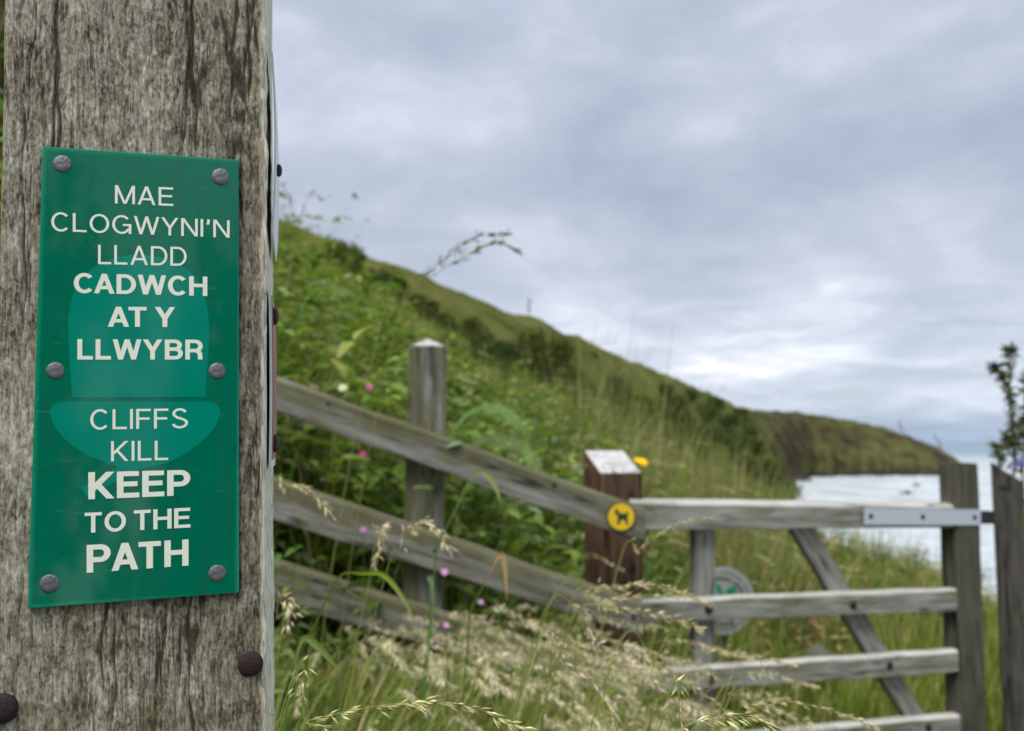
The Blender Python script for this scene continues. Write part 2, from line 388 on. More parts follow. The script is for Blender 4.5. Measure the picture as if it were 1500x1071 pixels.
# raked fence plane
fa, fb = at(409, 580, 2.75), at(945, 770, 2.87)
FD = Vector((fb.x - fa.x, fb.y - fa.y, 0)).normalized(); FN = Vector((FD.y, -FD.x, 0))
def quad_on(px4, p0, n): return [on_plane(x, y, p0, n) for x, y in px4]
def ext(px4, k):
    """extend the left end of a raked rail behind the foreground post"""
    (a, b_, c, d) = px4
    L = lambda p, q: (p[0] + (p[0] - q[0]) * k, p[1] + (p[1] - q[1]) * k)
    return [L(a, b_), b_, c, L(d, c)]
fence = empty('raked_fence', (fa.x, fa.y, gz(fa.x, fa.y)), 'grey mossy timber fence of raked rails sloping down to the brown gatepost', 'fence')
rails = [ext([(409, 552), (946, 745), (945, 797), (409, 606)], 0.6), ext([(402, 699), (943, 883), (943, 932), (402, 763)], 0.6), ext([(402, 820), (943, 988), (943, 1032), (402, 883)], 0.6)]
frails = []
for i, q in enumerate(rails): frails.append(None); frails[-1] = slab('rail', quad_on(q, fa, FN), 0.042, FN, fence, M_fence, 0.005, seed=i, topbev=0.014)
def nailhead(name, px, py, p0, n, r, parent, mat, h=0.35):
    c = on_plane(px, py, p0, n); bm = bmesh.new()
    M = frame(c, Vector((n.y, -n.x, 0)) if abs(n.z) < .9 else (1, 0, 0), n)
    prof = [(0.0, h), (0.45, h * 0.95), (0.8, h * 0.72), (0.97, h * 0.35), (1.0, 0.0), (1.0, -0.6)]
    rings = []; rr = random.Random(int(px * 7 + py))
    for pr, pz in prof[1:]:
        rings.append([bm.verts.new((r * pr * math.cos(k * math.tau / 20) * (1 + rr.uniform(-.03, .03)), r * pr * math.sin(k * math.tau / 20) * (1 + rr.uniform(-.03, .03)), r * pz)) for k in range(20)])
    top = bm.verts.new((0, 0, r * prof[0][1]))
    for k in range(20):
        bm.faces.new((top, rings[0][k], rings[0][(k + 1) % 20]))
        for a_, b_ in zip(rings, rings[1:]): bm.faces.new((a_[k], b_[k], b_[(k + 1) % 20], a_[(k + 1) % 20]))
    return link(name, mesh_bm(name, bm, True), parent, mat, M)
for x, y, k in ((812, 711, 0), (481, 592, 0), (637, 807, 1), (928, 905, 1)): nailhead('nail', x, y, fa, FN, 0.008, frails[k], M_black, 0.2)
# fence post with four-sided point, standing behind the rails
def post(name, px_l, px_r, y_eaves, Y, depth, mat, parent, D, Nn, zb=None, apex=None, top=None, lean=0.0):
    """square post: front-left and front-right pixel columns at y_eaves fix its width; local X runs up the timber"""
    p0 = at(px_l, y_eaves, Y); p1 = on_plane(px_r, y_eaves, p0, Nn)
    wdt = (p1 - p0).dot(D); zt = p0.z
    bz = (gz(p0.x, p0.y) - 0.25) if zb is None else zb
    base = Vector((p0.x, p0.y, bz)) + D * (wdt / 2) - Nn * (depth / 2)
    M = frame(base, (0, 0, 1), Nn); H = zt - bz        # local x up, z to the camera, y sideways
    ydir = (M.to_3x3() @ Vector((0, 1, 0))).dot(D)
    bm = bmesh.new(); hw, hd_ = wdt / 2, depth / 2
    tops = top or [0, 0, 0, 0]                          # heights added at (left,front),(right,front),(right,back),(left,back)
    cs = [(-1, 1), (1, 1), (1, -1), (-1, -1)]
    lo = [bm.verts.new((0, ydir * a * hw, b_ * hd_)) for a, b_ in cs]
    hi = [bm.verts.new((H + tops[i], ydir * a * hw, b_ * hd_)) for i, (a, b_) in enumerate(cs)]
    for i in range(4): bm.faces.new((lo[i], lo[(i + 1) % 4], hi[(i + 1) % 4], hi[i]))
    bm.faces.new(lo[::-1])
    if apex:
        ap = bm.verts.new((H + apex, 0, 0))
        tf_ = [bm.faces.new((hi[i], hi[(i + 1) % 4], ap)) for i in range(4)]
    else: tf_ = [bm.faces.new(hi)]
    for f_ in tf_: f_.material_index = 1
    if lean:
        for v in bm.verts: v.co.y -= ydir * lean * (H - v.co.x)
    bmesh.ops.recalc_face_normals(bm, faces=bm.faces[:])
    bmesh.ops.bevel(bm, geom=bm.edges[:], offset=0.005, segments=2, profile=0.6, affect='EDGES')
    return link(name, mesh_bm(name, bm), parent, [mat, M_pale], M), p0
fp = empty('fence_post', (0, 0, 0)); bpy.data.objects.remove(fp)
post('post', 598, 655, 507, 2.86, 0.10, M_fence, fence, FD, FN, apex=0.035, lean=0.012)
post('post', 105, 162, 392, 2.80, 0.10, M_fence, fence, FD, FN, apex=0.035)      # carries the upper rail ends, behind the near post

bp_root = empty('brown_gatepost', (0.38, 3.05, gz(0.38, 3.05)), 'reddish brown square gatepost with pale slanted top at the fence end', 'gatepost')
_, bpf = post('shaft', 879, 941, 694, 2.985, 0.15, M_brown, bp_root, PD, PN, top=[0, 0, 0.08, 0.08])
nailhead('bolt_hole', 924, 723, bpf, PN, 0.011, bp_root, M_black, 0.05)

# waymark disc with a dog, nailed on the fence rail
def disc(name, c, n, r, th, parent, mat, up=(0, 0, 1), seg=40, rim=0.0):
    bm = bmesh.new(); M = frame(c, Vector(up).cross(n), n)
    res = bmesh.ops.create_cone(bm, cap_ends=True, segments=seg, radius1=r, radius2=r, depth=th)
    bmesh.ops.translate(bm, verts=bm.verts[:], vec=(0, 0, th / 2))
    if rim: bmesh.ops.bevel(bm, geom=bm.edges[:], offset=rim, segments=2, affect='EDGES')
    return link(name, mesh_bm(name, bm), parent, mat, M)
def printed(name, polys, p0, n, lift, parent, mat, th=0.0004):
    """flat printed shape: polygons in pixels laid on a plane, a hair proud of it"""
    bm = bmesh.new(); nn = Vector(n).normalized(); c = on_plane(*polys[0][0], p0, n)
    M = frame(c, Vector((-nn.y, nn.x, 0)), nn); Mi = M.inverted()
    for k, poly in enumerate(polys):
        pts = [Mi @ (on_plane(x, y, p0, n)) for x, y in poly]
        vs = [bm.verts.new((p.x, p.y, lift + k * 0.00003)) for p in pts]
        f_ = bm.faces.new(vs); f_.normal_update()
        if f_.normal.z < 0: f_.normal_flip()
    bmesh.ops.triangulate(bm, faces=bm.faces[:])
    me = bpy.data.meshes.new(name); bm.to_mesh(me); bm.free()
    return link(name, me, parent, mat, M)
dc = on_plane(909.5, 757, fa, FN) + FN * 0.003
dog = empty('dog_waymark', dc, 'small round yellow disc with black dog symbol on the top rail', 'sign')
disc('rim', dc, FN, 0.0485, 0.0025, dog, M_dkgreen, rim=0.0006)
disc('disc_face', dc + FN * 0.0005, FN, 0.0440, 0.003, dog, M_yellow, rim=0.0006)
dogpx = [(899.5, 750.3), (901.2, 747.6), (902.6, 744.6), (905, 746.6), (906.6, 751.2), (913, 752.4), (917, 752), (920.4, 748.6), (920.2, 753), (919.2, 758.5), (920.6, 768.6), (917.2, 768.6), (915.2, 761.6), (909, 761.8), (907.4, 768.4), (903.8, 768.4), (904.8, 759), (903.6, 753.4), (900.5, 752.6)]
printed('dog_symbol', [dogpx], dc + FN * 0.0042, FN, 0.0, dog, M_dkgreen)

# gate
ga, gb = at(945, 760, 3.02), at(1405, 760, 3.50)
GD = Vector((gb.x - ga.x, gb.y - ga.y, 0)).normalized(); GN = Vector((GD.y, -GD.x, 0))
gate = empty('timber_gate', (ga.x, ga.y, gz(ga.x, ga.y)), 'pale grey timber field gate with diagonal brace and metal hinge strap', 'gate')
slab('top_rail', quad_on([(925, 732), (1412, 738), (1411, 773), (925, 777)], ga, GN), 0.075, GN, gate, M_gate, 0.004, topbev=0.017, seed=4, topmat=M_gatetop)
grails = []
for i, q in enumerate([[(925, 879.5), (1408, 862), (1409, 894.5), (925, 912)], [(925, 984), (1410, 952), (1411, 984.5), (925, 1016)], [(925, 1093), (1412, 1046.5), (1413, 1080), (925, 1124)]]):
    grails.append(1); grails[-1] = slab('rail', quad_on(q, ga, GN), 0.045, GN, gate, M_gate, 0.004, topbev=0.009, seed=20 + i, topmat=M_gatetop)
gback = ga - GN * 0.046
slab('upright_brace', quad_on([(1018, 774), (1046.5, 774), (1048, 1140), (1020, 1140)], gback, GN), 0.04, GN, gate, M_gate, 0.004, along=(0, 0, 1), seed=31)
slab('diagonal_brace', quad_on([(1161, 774), (1194, 774), (1357, 1052), (1327, 1052)], gback, GN), 0.04, GN, gate, M_gate, 0.004, along=on_plane(1342, 1052, gback, GN) - on_plane(1178, 774, gback, GN), seed=32)
# hanging stile: rails run into its side; its face is a little proud
gfront = ga + GN * 0.010
slab('hanging_stile', quad_on([(1399, 677), (1433, 679), (1447, 1120), (1412, 1120)], gfront, GN), 0.085, GN, gate, M_stile, 0.005, along=(0, 0, 1), seed=33)
strap = slab('hinge_strap', quad_on([(1266, 744.5), (1437, 746.5), (1437, 769.5), (1266, 769)], ga + GN * 0.016, GN), 0.006, GN, gate, M_galv, 0.0015, wob=0.0, seed=34)
slab('hinge_eye', quad_on([(1434, 748), (1458, 749), (1458, 768), (1434, 768)], ga + GN * 0.008, GN), 0.03, GN, gate, M_black, 0.004, wob=0.0, seed=35)
for x, y in ((1276, 756.5), (1352, 757.5), (1428, 758)): nailhead('strap_bolt', x, y, ga + GN * 0.016, GN, 0.0105, strap, M_rust, 0.4)
for x, y, k in ((1038, 893, 0), (1250, 886.5, 0), (1040, 995, 1), (1303, 975, 1), (1360, 1066, 2)): nailhead('coach_bolt', x, y, ga, GN, 0.0165, grails[k], M_rust, 0.4)

hp = empty('hanging_post', (2.1, 3.65, gz(2.1, 3.65)), 'dark grey gate hanging post with slanted top beside the thistle plant', 'gatepost')
HD = Vector((math.cos(R(-27)), math.sin(R(-27)), 0)); HN = Vector((HD.y, -HD.x, 0))
post('shaft', 1453, 1499, 678, 3.60, 0.14, M_gatepost, hp, HD, HN, top=[0, -0.085, -0.085, 0], lean=-0.0)
_hpf = at(1452, 678, 3.60)
slab('slot', quad_on([(1465, 711), (1480, 712), (1480, 717.5), (1465, 717)], _hpf + HN * 0.002, HN), 0.02, HN, hp, M_black, 0.001, wob=0)

# round pale sign on a short stake beyond the gate
dcc = at(1057, 880, 4.05)
oak = empty('round_trail_sign', (dcc.x, dcc.y, gz(dcc.x, dcc.y)), 'round pale grey sign with green leaf emblem seen through the gate', 'sign')
SN = Vector((0.05, -1, 0)).normalized()
disc('plate', dcc, SN, 0.156, 0.010, oak, M_disc, rim=0.003)
def ring(name, c, n, r0, r1, lift, parent, mat, a0=0, a1=360, seg=60):
    bm = bmesh.new(); M = frame(c + Vector(n) * lift, Vector((0, 0, 1)).cross(n), n); pr = None
    full = (a1 - a0) >= 360
    vs = []
    for k in range(seg + (0 if full else 1)):
        a_ = R(a0 + (a1 - a0) * k / seg); vs.append([bm.verts.new((r * math.cos(a_), r * math.sin(a_), 0)) for r in (r0, r1)])
    for k in range(seg):
        p, q = vs[k], vs[(k + 1) % len(vs)]; bm.faces.new((p[0], p[1], q[1], q[0]))
    me = bpy.data.meshes.new(name); bm.to_mesh(me); bm.free(); return link(name, me, parent, mat, M)
ring('outer_ring', dcc, SN, 0.126, 0.134, 0.0106, oak, M_disc2)
ring('lettering_band', dcc, SN, 0.094, 0.112, 0.0106, oak, M_disc2, 20, 165)
ring('lettering_band', dcc, SN, 0.094, 0.118, 0.0106, oak, M_disc2, 235, 300)
dpl = dcc + SN * 0.0106
printed('leaf_emblem', [[(1056, 874), (1050, 868), (1049, 862), (1046, 857), (1051, 855), (1055, 858), (1058, 864), (1061, 874)],
                        [(1062, 874), (1063, 866), (1067, 861), (1072, 860), (1074, 857), (1078, 860), (1080, 865), (1077, 870), (1078, 876), (1070, 880)],
                        [(1052, 874.6), (1074, 880.6), (1071, 896), (1060, 902), (1054, 893), (1056, 884)]], dpl, SN, 0.0, oak, M_oak)
slab('stake', [dcc + Vector((-.03, .02, .05)), dcc + Vector((.03, .02, .05)), dcc + Vector((.03, .02, -1.1)), dcc + Vector((-.03, .02, -1.1))], 0.05, SN, oak, M_gatepost, 0.004, along=(0, 0, 1))

# ------------------------------------------------------------------ the near post
PYAW = R(14.0)
KD = Vector((math.cos(PYAW), math.sin(PYAW), 0)); KN = Vector((math.sin(PYAW), -math.cos(PYAW), 0))
K0 = at(390, 535, 0.54)
def onk(px, py, lift=0.0): return on_plane(px, py, K0 + KN * lift, KN)
ka, kb = onk(388.5, 20), onk(390, 1050)
KU = (ka - kb).normalized()                       # the timber leans a little
KX = (KD - KU * KD.dot(KU)).normalized()
PW, PDp = 0.1535, 0.150
zbot = gz(K0.x, K0.y) - 0.25
kbot = kb + KU * ((zbot - kb.z) / KU.z); KH = (CAMZ + 0.42 - zbot) / KU.z
KM = frame(kbot - KX * PW, KU, KN)                # local x up, z out of the front face
KSIDE = (KM.to_3x3() @ Vector((0, 1, 0))).dot(KX) # sign of local y against "right"
near = empty('sign_post', kbot, 'weathered lichen-covered square timber post carrying the green warning sign', 'post')
# cross-section ring: right-hand coordinate a (0..PW from the left), depth coordinate c (0 front .. -PDp)
def seg(p, q, step):
    n = max(1, int(math.hypot(q[0] - p[0], q[1] - p[1]) / step)); return [(p[0] + (q[0] - p[0]) * i / n, p[1] + (q[1] - p[1]) * i / n) for i in range(n)]
rd = 0.0028
ringp = seg((rd, 0), (PW - rd, 0), 0.00095)
ringp += [(PW - rd + rd * math.sin(a_), -rd + rd * math.cos(a_)) for a_ in np.linspace(0, math.pi / 2, 5)[:-1]]
ringp += seg((PW, -rd), (PW, -PDp + rd), 0.0014) + seg((PW, -PDp), (0, -PDp), 0.02) + seg((0, -PDp + rd), (0, -rd), 0.006)
ringp += [(rd - rd * math.cos(a_), -rd + rd * math.sin(a_)) for a_ in np.linspace(0, math.pi / 2, 5)[:-1]]
ringp = np.array(ringp); per = len(ringp)
cen = np.array([PW / 2, -PDp / 2])
nx = np.where(ringp[:, 1] > -rd, 0, 0)
nrm = np.zeros((per, 2))
nrm[:, 1] += (ringp[:, 1] > -rd * 1.01); nrm[:, 0] += (ringp[:, 0] > PW - rd * 1.01); nrm[:, 0] -= (ringp[:, 0] < rd * 1.01); nrm[:, 1] -= (ringp[:, 1] < -PDp + 1e-6)
nrm /= np.maximum(np.linalg.norm(nrm, axis=1, keepdims=True), 1e-6)
hmid = (kb - kbot).length
rows = np.concatenate([np.linspace(0, hmid - 0.05, 30)[:-1], np.arange(hmid - 0.05, hmid + 0.54, 0.00105), np.linspace(hmid + 0.545, KH, 12)])
nr = len(rows)
def fnoise(shape, lx, ly, seed):
    """band of smooth noise: correlation lx samples across, ly along"""
    g_ = np.random.default_rng(seed).normal(size=shape); fx = np.fft.fftfreq(shape[0])[:, None]; fy = np.fft.fftfreq(shape[1])[None, :]
    k = np.exp(-2 * (math.pi ** 2) * ((fx * ly) ** 2 + (fy * lx) ** 2)); z = np.real(np.fft.ifft2(np.fft.fft2(g_) * k)); return z / z.std()
d1 = fnoise((nr, per), 0.9, 14, 1); d2 = fnoise((nr, per), 3.0, 50, 2); d3 = fnoise((nr, per), 5, 10, 3); d4 = fnoise((nr, per), 1.4, 3.0, 4)
rough_zone = np.clip(fnoise((nr, per), 22, 60, 9) * 0.5 + 0.6, 0.15, 1.3)
disp = 0.00013 * d1 + 0.00032 * d2 + 0.00022 * d3 * rough_zone + 0.00022 * d4 * rough_zone
crack = np.zeros((nr, per)); ii = np.arange(per)[None, :]; rz = rows[:, None]; crr = random.Random(3)
for c_ in range(26):
    a0 = crr.uniform(4, 155); z0 = hmid + crr.uniform(-0.05, 0.5); ln = crr.uniform(0.05, 0.24); wd = crr.uniform(0.5, 1.15)
    path = a0 + 1.6 * np.sin((rz - z0) * 45 + c_) + 0.8 * np.sin((rz - z0) * 140 + 2 * c_) + (rz - z0) * crr.uniform(-10, 10)
    env = np.clip(1 - np.abs(rz - z0) / ln, 0, 1) ** 0.5
    crack = np.maximum(crack, env * np.exp(-((ii - path) / wd) ** 2))
for c_ in range(14):                                  # slanting checks near the right-hand arris
    a0 = crr.uniform(128, 158); z0 = hmid + crr.uniform(0.08, 0.5); ln = crr.uniform(0.02, 0.05)
    path = a0 - (rz - z0) * 230 + 1.0 * np.sin((rz - z0) * 160 + c_)
    crack = np.maximum(crack, np.clip(1 - np.abs(rz - z0) / ln, 0, 1) ** 0.5 * np.exp(-((ii - path) / 0.9) ** 2))
disp = disp - 0.0017 * crack
arr = np.exp(-((ringp[:, 0] - PW) ** 2 + ringp[:, 1] ** 2) / 0.004 ** 2)[None, :]
disp = disp + arr * (0.0006 * fnoise((nr, 1), 1, 7, 21) + 0.0004 * fnoise((nr, 1), 1, 25, 22))
A = ringp[None, :, 0] + nrm[None, :, 0] * disp; C = ringp[None, :, 1] + nrm[None, :, 1] * disp
V = np.stack([np.broadcast_to(rows[:, None], A.shape), KSIDE * A, C], -1).reshape(-1, 3)
idx = np.arange(nr * per).reshape(nr, per); nxt = np.roll(idx, -1, axis=1)
Fc = np.stack([idx[:-1], nxt[:-1], nxt[1:], idx[1:]], -1).reshape(-1, 4)
V = np.vstack([V, [[KH + 0.03, KSIDE * PW / 2, -PDp / 2]]])
me = mesh_np('timber', V, Fc, True)
at_ = me.attributes.new('relief', 'FLOAT', 'POINT'); at_.data.foreach_set('value', np.append((disp / 0.0011).ravel(), 0).astype(np.float32))
at2 = me.attributes.new('across', 'FLOAT', 'POINT'); at2.data.foreach_set('value', np.append(np.broadcast_to(ringp[None, :, 0] / PW, A.shape).ravel(), 0.5).astype(np.float32))
bm = bmesh.new(); bm.from_mesh(me); bm.verts.ensure_lookup_table()
apx = bm.verts[len(V) - 1]; top_ = [bm.verts[(nr - 1) * per + k] for k in range(per)]
for k in range(per): bm.faces.new((top_[k], top_[(k + 1) % per], apx))
bmesh.ops.recalc_face_normals(bm, faces=bm.faces[:]); bm.to_mesh(me); bm.free()
# lichened oak
mo, t, b = newmat('lichened_oak')
tcx = N(t, 'ShaderNodeTexCoord'); v = tcx.outputs['Object']
rel = N(t, 'ShaderNodeAttribute', attribute_name='relief').outputs['Fac']; acr = N(t, 'ShaderNodeAttribute', attribute_name='across').outputs['Fac']
fib = noise(t, mapping(t, v, (70, 620, 620)), 1, 4, 0.65, 0.5)
mot = noise(t, mapping(t, v, (120, 215, 215), (3, 1, 2)), 1, 6, 0.72, 0.9)
spk = noise(t, mapping(t, v, (330, 480, 480), (9, 1, 2)), 1, 3, 0.6, 0.3)
big_ = noise(t, mapping(t, v, (14, 30, 30), (1, 6, 2)), 1, 5, 0.6, 0.5)
val = mth(t, 'ADD', mth(t, 'ADD', mth(t, 'MULTIPLY', fib, 0.36), mth(t, 'MULTIPLY', mot, 0.40)), mth(t, 'MULTIPLY', spk, 0.24))
val = mth(t, 'ADD', val, mth(t, 'MULTIPLY', mth(t, 'SUBTRACT', big_, 0.5), 0.30))
c = ramp(t, val, [(0.37, (0.022, 0.016, 0.010)), (0.435, (0.105, 0.089, 0.062)), (0.495, (0.225, 0.203, 0.157)), (0.56, (0.36, 0.34, 0.275)), (0.65, (0.60, 0.58, 0.49))])
gl = noise(t, mapping(t, v, (5, 120, 120), (2, 3, 8)), 1, 3, 0.5, 0.8)
gla = noise(t, mapping(t, v, (16, 40, 40), (5, 3, 1)), 1, 3, 0.5)
line = ramp(t, mth(t, 'ABSOLUTE', mth(t, 'SUBTRACT', gl, 0.5)), [(0.006, (1, 1, 1)), (0.020, (0, 0, 0))])
lmask = mth(t, 'MULTIPLY', line, ramp(t, gla, [(0.48, (0, 0, 0)), (0.60, (0.85, 0.85, 0.85))]))
c = mixc(t, lmask, c, (0.035, 0.027, 0.018))
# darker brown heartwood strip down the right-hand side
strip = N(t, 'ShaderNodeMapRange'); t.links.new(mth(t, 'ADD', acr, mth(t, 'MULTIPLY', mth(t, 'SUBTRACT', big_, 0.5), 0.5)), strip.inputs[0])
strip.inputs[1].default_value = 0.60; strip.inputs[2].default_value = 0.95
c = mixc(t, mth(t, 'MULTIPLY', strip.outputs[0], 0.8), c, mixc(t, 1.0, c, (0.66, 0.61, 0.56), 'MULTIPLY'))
lic = noise(t, mapping(t, v, (26, 44, 44), (4, 9, 1)), 1, 6, 0.7, 0.7)
c = mixc(t, ramp(t, lic, [(0.57, (0, 0, 0)), (0.68, (0.55, 0.55, 0.55))]), c, ramp(t, spk, [(0.38, (0.22, 0.20, 0.16)), (0.55, (0.50, 0.48, 0.41)), (0.68, (0.66, 0.64, 0.55))]))
# olive algae in blotches
alg = noise(t, mapping(t, v, (16, 26, 26), (7, 2, 5)), 1, 6, 0.7, 0.8)
sx_ = N(t, 'ShaderNodeSeparateXYZ'); t.links.new(v, sx_.inputs[0])
low = N(t, 'ShaderNodeMapRange'); t.links.new(sx_.outputs[0], low.inputs[0]); low.inputs[1].default_value = hmid + 0.14; low.inputs[2].default_value = hmid - 0.02; low.inputs[3].default_value = 0; low.inputs[4].default_value = 0.20
af = ramp(t, mth(t, 'ADD', alg, low.outputs[0]), [(0.60, (0, 0, 0)), (0.76, (0.75, 0.75, 0.75))])
c = mixc(t, af, c, ramp(t, mot, [(0.35, (0.034, 0.034, 0.013)), (0.52, (0.095, 0.092, 0.040)), (0.66, (0.26, 0.25, 0.155))]))
# dirt lodged in the checks
dk = N(t, 'ShaderNodeMapRange'); t.links.new(rel, dk.inputs[0]); dk.inputs[1].default_value = -0.75; dk.inputs[2].default_value = -1.25
c = mixc(t, mth(t, 'MULTIPLY', dk.outputs[0], 0.8), c, (0.03, 0.024, 0.016))
# raw pale splintered side
sidef = N(t, 'ShaderNodeMapRange'); t.links.new(acr, sidef.inputs[0]); sidef.inputs[1].default_value = 0.972; sidef.inputs[2].default_value = 0.992
c = mixc(t, mth(t, 'MULTIPLY', sidef.outputs[0], 0.9), c, ramp(t, fib, [(0.38, (0.34, 0.30, 0.22)), (0.5, (0.64, 0.60, 0.47)), (0.62, (0.80, 0.77, 0.64))]))
t.links.new(c, b.inputs['Base Color']); b.inputs['Roughness'].default_value = 0.9; b.inputs['Specular IOR Level'].default_value = 0.2
bp = N(t, 'ShaderNodeBump'); bp.inputs['Strength'].default_value = 0.9; bp.inputs['Distance'].default_value = 0.0007
t.links.new(mth(t, 'SUBTRACT', val, mth(t, 'MULTIPLY', lmask, 0.25)), bp.inputs['Height']); t.links.new(bp.outputs[0], b.inputs['Normal'])
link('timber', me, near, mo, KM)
for x, y, r in ((367, 973, 0.0076), (3, 1038, 0.0088)): nailhead('rusty_bolt', x, y, K0, KN, r, near, M_rust, 0.42)

# ------------------------------------------------------------------ green warning sign
LIFT = 0.0030
sg = [onk(x, y, LIFT) for x, y in ((62, 214), (350, 234), (350, 868.5), (40, 892))]
sign = empty('warning_sign', onk(200, 892, LIFT), 'green plastic bilingual cliff warning sign with cream lettering on the near post', 'sign')
ms, t, b = newmat('green_acrylic')
tcx = N(t, 'ShaderNodeTexCoord')
gr = noise(t, tcx.outputs['Object'], 35, 5, 0.6); gr2 = noise(t, tcx.outputs['Object'], 160, 4, 0.7)
c = mixc(t, gr, (0.0, 0.122, 0.067), (0.0, 0.158, 0.094))
st = ramp(t, noise(t, mapping(t, tcx.outputs['Object'], (60, 95, 60), (2, 0.3, 0)), 1, 5, 0.65, 0.8), [(0.60, (0, 0, 0)), (0.74, (0.6, 0.6, 0.6))])
c = mixc(t, st, c, (0.002, 0.055, 0.022))
gen = N(t, 'ShaderNodeSeparateXYZ'); t.links.new(tcx.outputs['Generated'], gen.inputs[0])
def edge_of(o_):
    return mth(t, 'MINIMUM', o_, mth(t, 'SUBTRACT', 1.0, o_))
ed = mth(t, 'MINIMUM', mth(t, 'MULTIPLY', edge_of(gen.outputs[0]), 2.3), edge_of(gen.outputs[1]))
grime = noise(t, mapping(t, tcx.outputs['Object'], (14, 150, 60), (2, 5, 0)), 1, 6, 0.7, 0.5)
c = mixc(t, ramp(t, grime, [(0.52, (0, 0, 0)), (0.74, (0.38, 0.38, 0.38))]), c, (0.03, 0.075, 0.04))
c = mixc(t, ramp(t, mth(t, 'ADD', ed, mth(t, 'MULTIPLY', mth(t, 'SUBTRACT', gr2, 0.5), 0.02)), [(0.010, (0.75, 0.75, 0.75)), (0.028, (0, 0, 0))]), c, (0.01, 0.24, 0.135))
scr = noise(t, mapping(t, tcx.outputs['Object'], (260, 30, 60), (1, 5, 0), (0, 0, 0.5)), 1, 3, 0.6, 0.2)
c = mixc(t, ramp(t, scr, [(0.66, (0, 0, 0)), (0.72, (0.25, 0.25, 0.25))]), c, (0.10, 0.25, 0.18))
t.links.new(c, b.inputs['Base Color']); b.inputs['Coat Weight'].default_value = 1.0; b.inputs['Coat Roughness'].default_value = 0.05; b.inputs['Coat IOR'].default_value = 1.46; b.inputs['Specular IOR Level'].default_value = 0.0
t.links.new(ramp(t, gr2, [(0.3, (0.35, 0.35, 0.35)), (0.7, (0.55, 0.55, 0.55))]), b.inputs['Roughness'])
b.inputs['Subsurface Weight'].default_value = 0.0
M_acorn = plain('teal_print', (0.0, 0.215, 0.150), 0.5, var=0.12, scale=40)
M_cream = plain('cream_lettering', (0.76, 0.79, 0.68), 0.55, var=0.05, scale=300)
for mm in (M_acorn, M_cream):
    bb = mm.node_tree.nodes['Principled BSDF']; bb.inputs['Coat Weight'].default_value = 1.0; bb.inputs['Coat Roughness'].default_value = 0.08; bb.inputs['Coat IOR'].default_value = 1.46; bb.inputs['Specular IOR Level'].default_value = 0.0
slab('sheet', sg, 0.0028, KN, sign, ms, 0.0007, along=sg[3] - sg[0], wob=0.0)
def smooth_poly(pts, n=6):
    out = []; L = len(pts)
    for i in range(L):
        p0, p1, p2, p3 = (np.array(pts[(i + k - 1) % L], float) for k in range(4))
        for k in range(n):
            s_ = k / n; out.append(tuple(0.5 * ((2 * p1) + (p2 - p0) * s_ + (2 * p0 - 5 * p1 + 4 * p2 - p3) * s_ ** 2 + (3 * p1 - p0 - 3 * p2 + p3) * s_ ** 3)))
    return out
def smooth_open(pts, n=5):
    return [tuple(p) for p in curve2(pts, n)]
def curve2(ctrl, n):
    c = [np.array(p, float) for p in ctrl]; c = [2 * c[0] - c[1]] + c + [2 * c[-1] - c[-2]]; out = []
    for i in range(1, len(c) - 2):
        for k in range(n):
            s_ = k / n; p0, p1, p2, p3 = c[i - 1:i + 3]
            out.append(0.5 * ((2 * p1) + (p2 - p0) * s_ + (2 * p0 - 5 * p1 + 4 * p2 - p3) * s_ ** 2 + (3 * p1 - p0 - 3 * p2 + p3) * s_ ** 3))
    out.append(c[-2]); return out
kp = K0 + KN * (LIFT + 0.00008)
nut = smooth_open([(106, 582), (103, 545), (100, 490), (101, 460), (108, 428), (122, 405), (142, 389), (172, 377), (204, 373), (236, 377), (266, 389), (286, 407), (300, 436), (306, 470), (306, 505), (303, 548), (301, 582)])
cup = smooth_open([(96, 588.5), (84, 590), (75, 597), (73.5, 608), (83, 630), (106, 653), (138, 671), (172, 683.5)])[:-1] + [(172, 683.5), (150, 700), (119, 714), (126, 727), (146, 718), (172, 704), (196, 690)] + smooth_open([(214, 685), (248, 677), (284, 656), (312, 630), (322, 608), (321, 597), (313, 590), (300, 588)])
printed('acorn_nut_print', [nut], kp, KN, 0.0, sign, M_acorn); printed('acorn_cup_print', [cup], kp, KN, 0.0, sign, M_acorn)

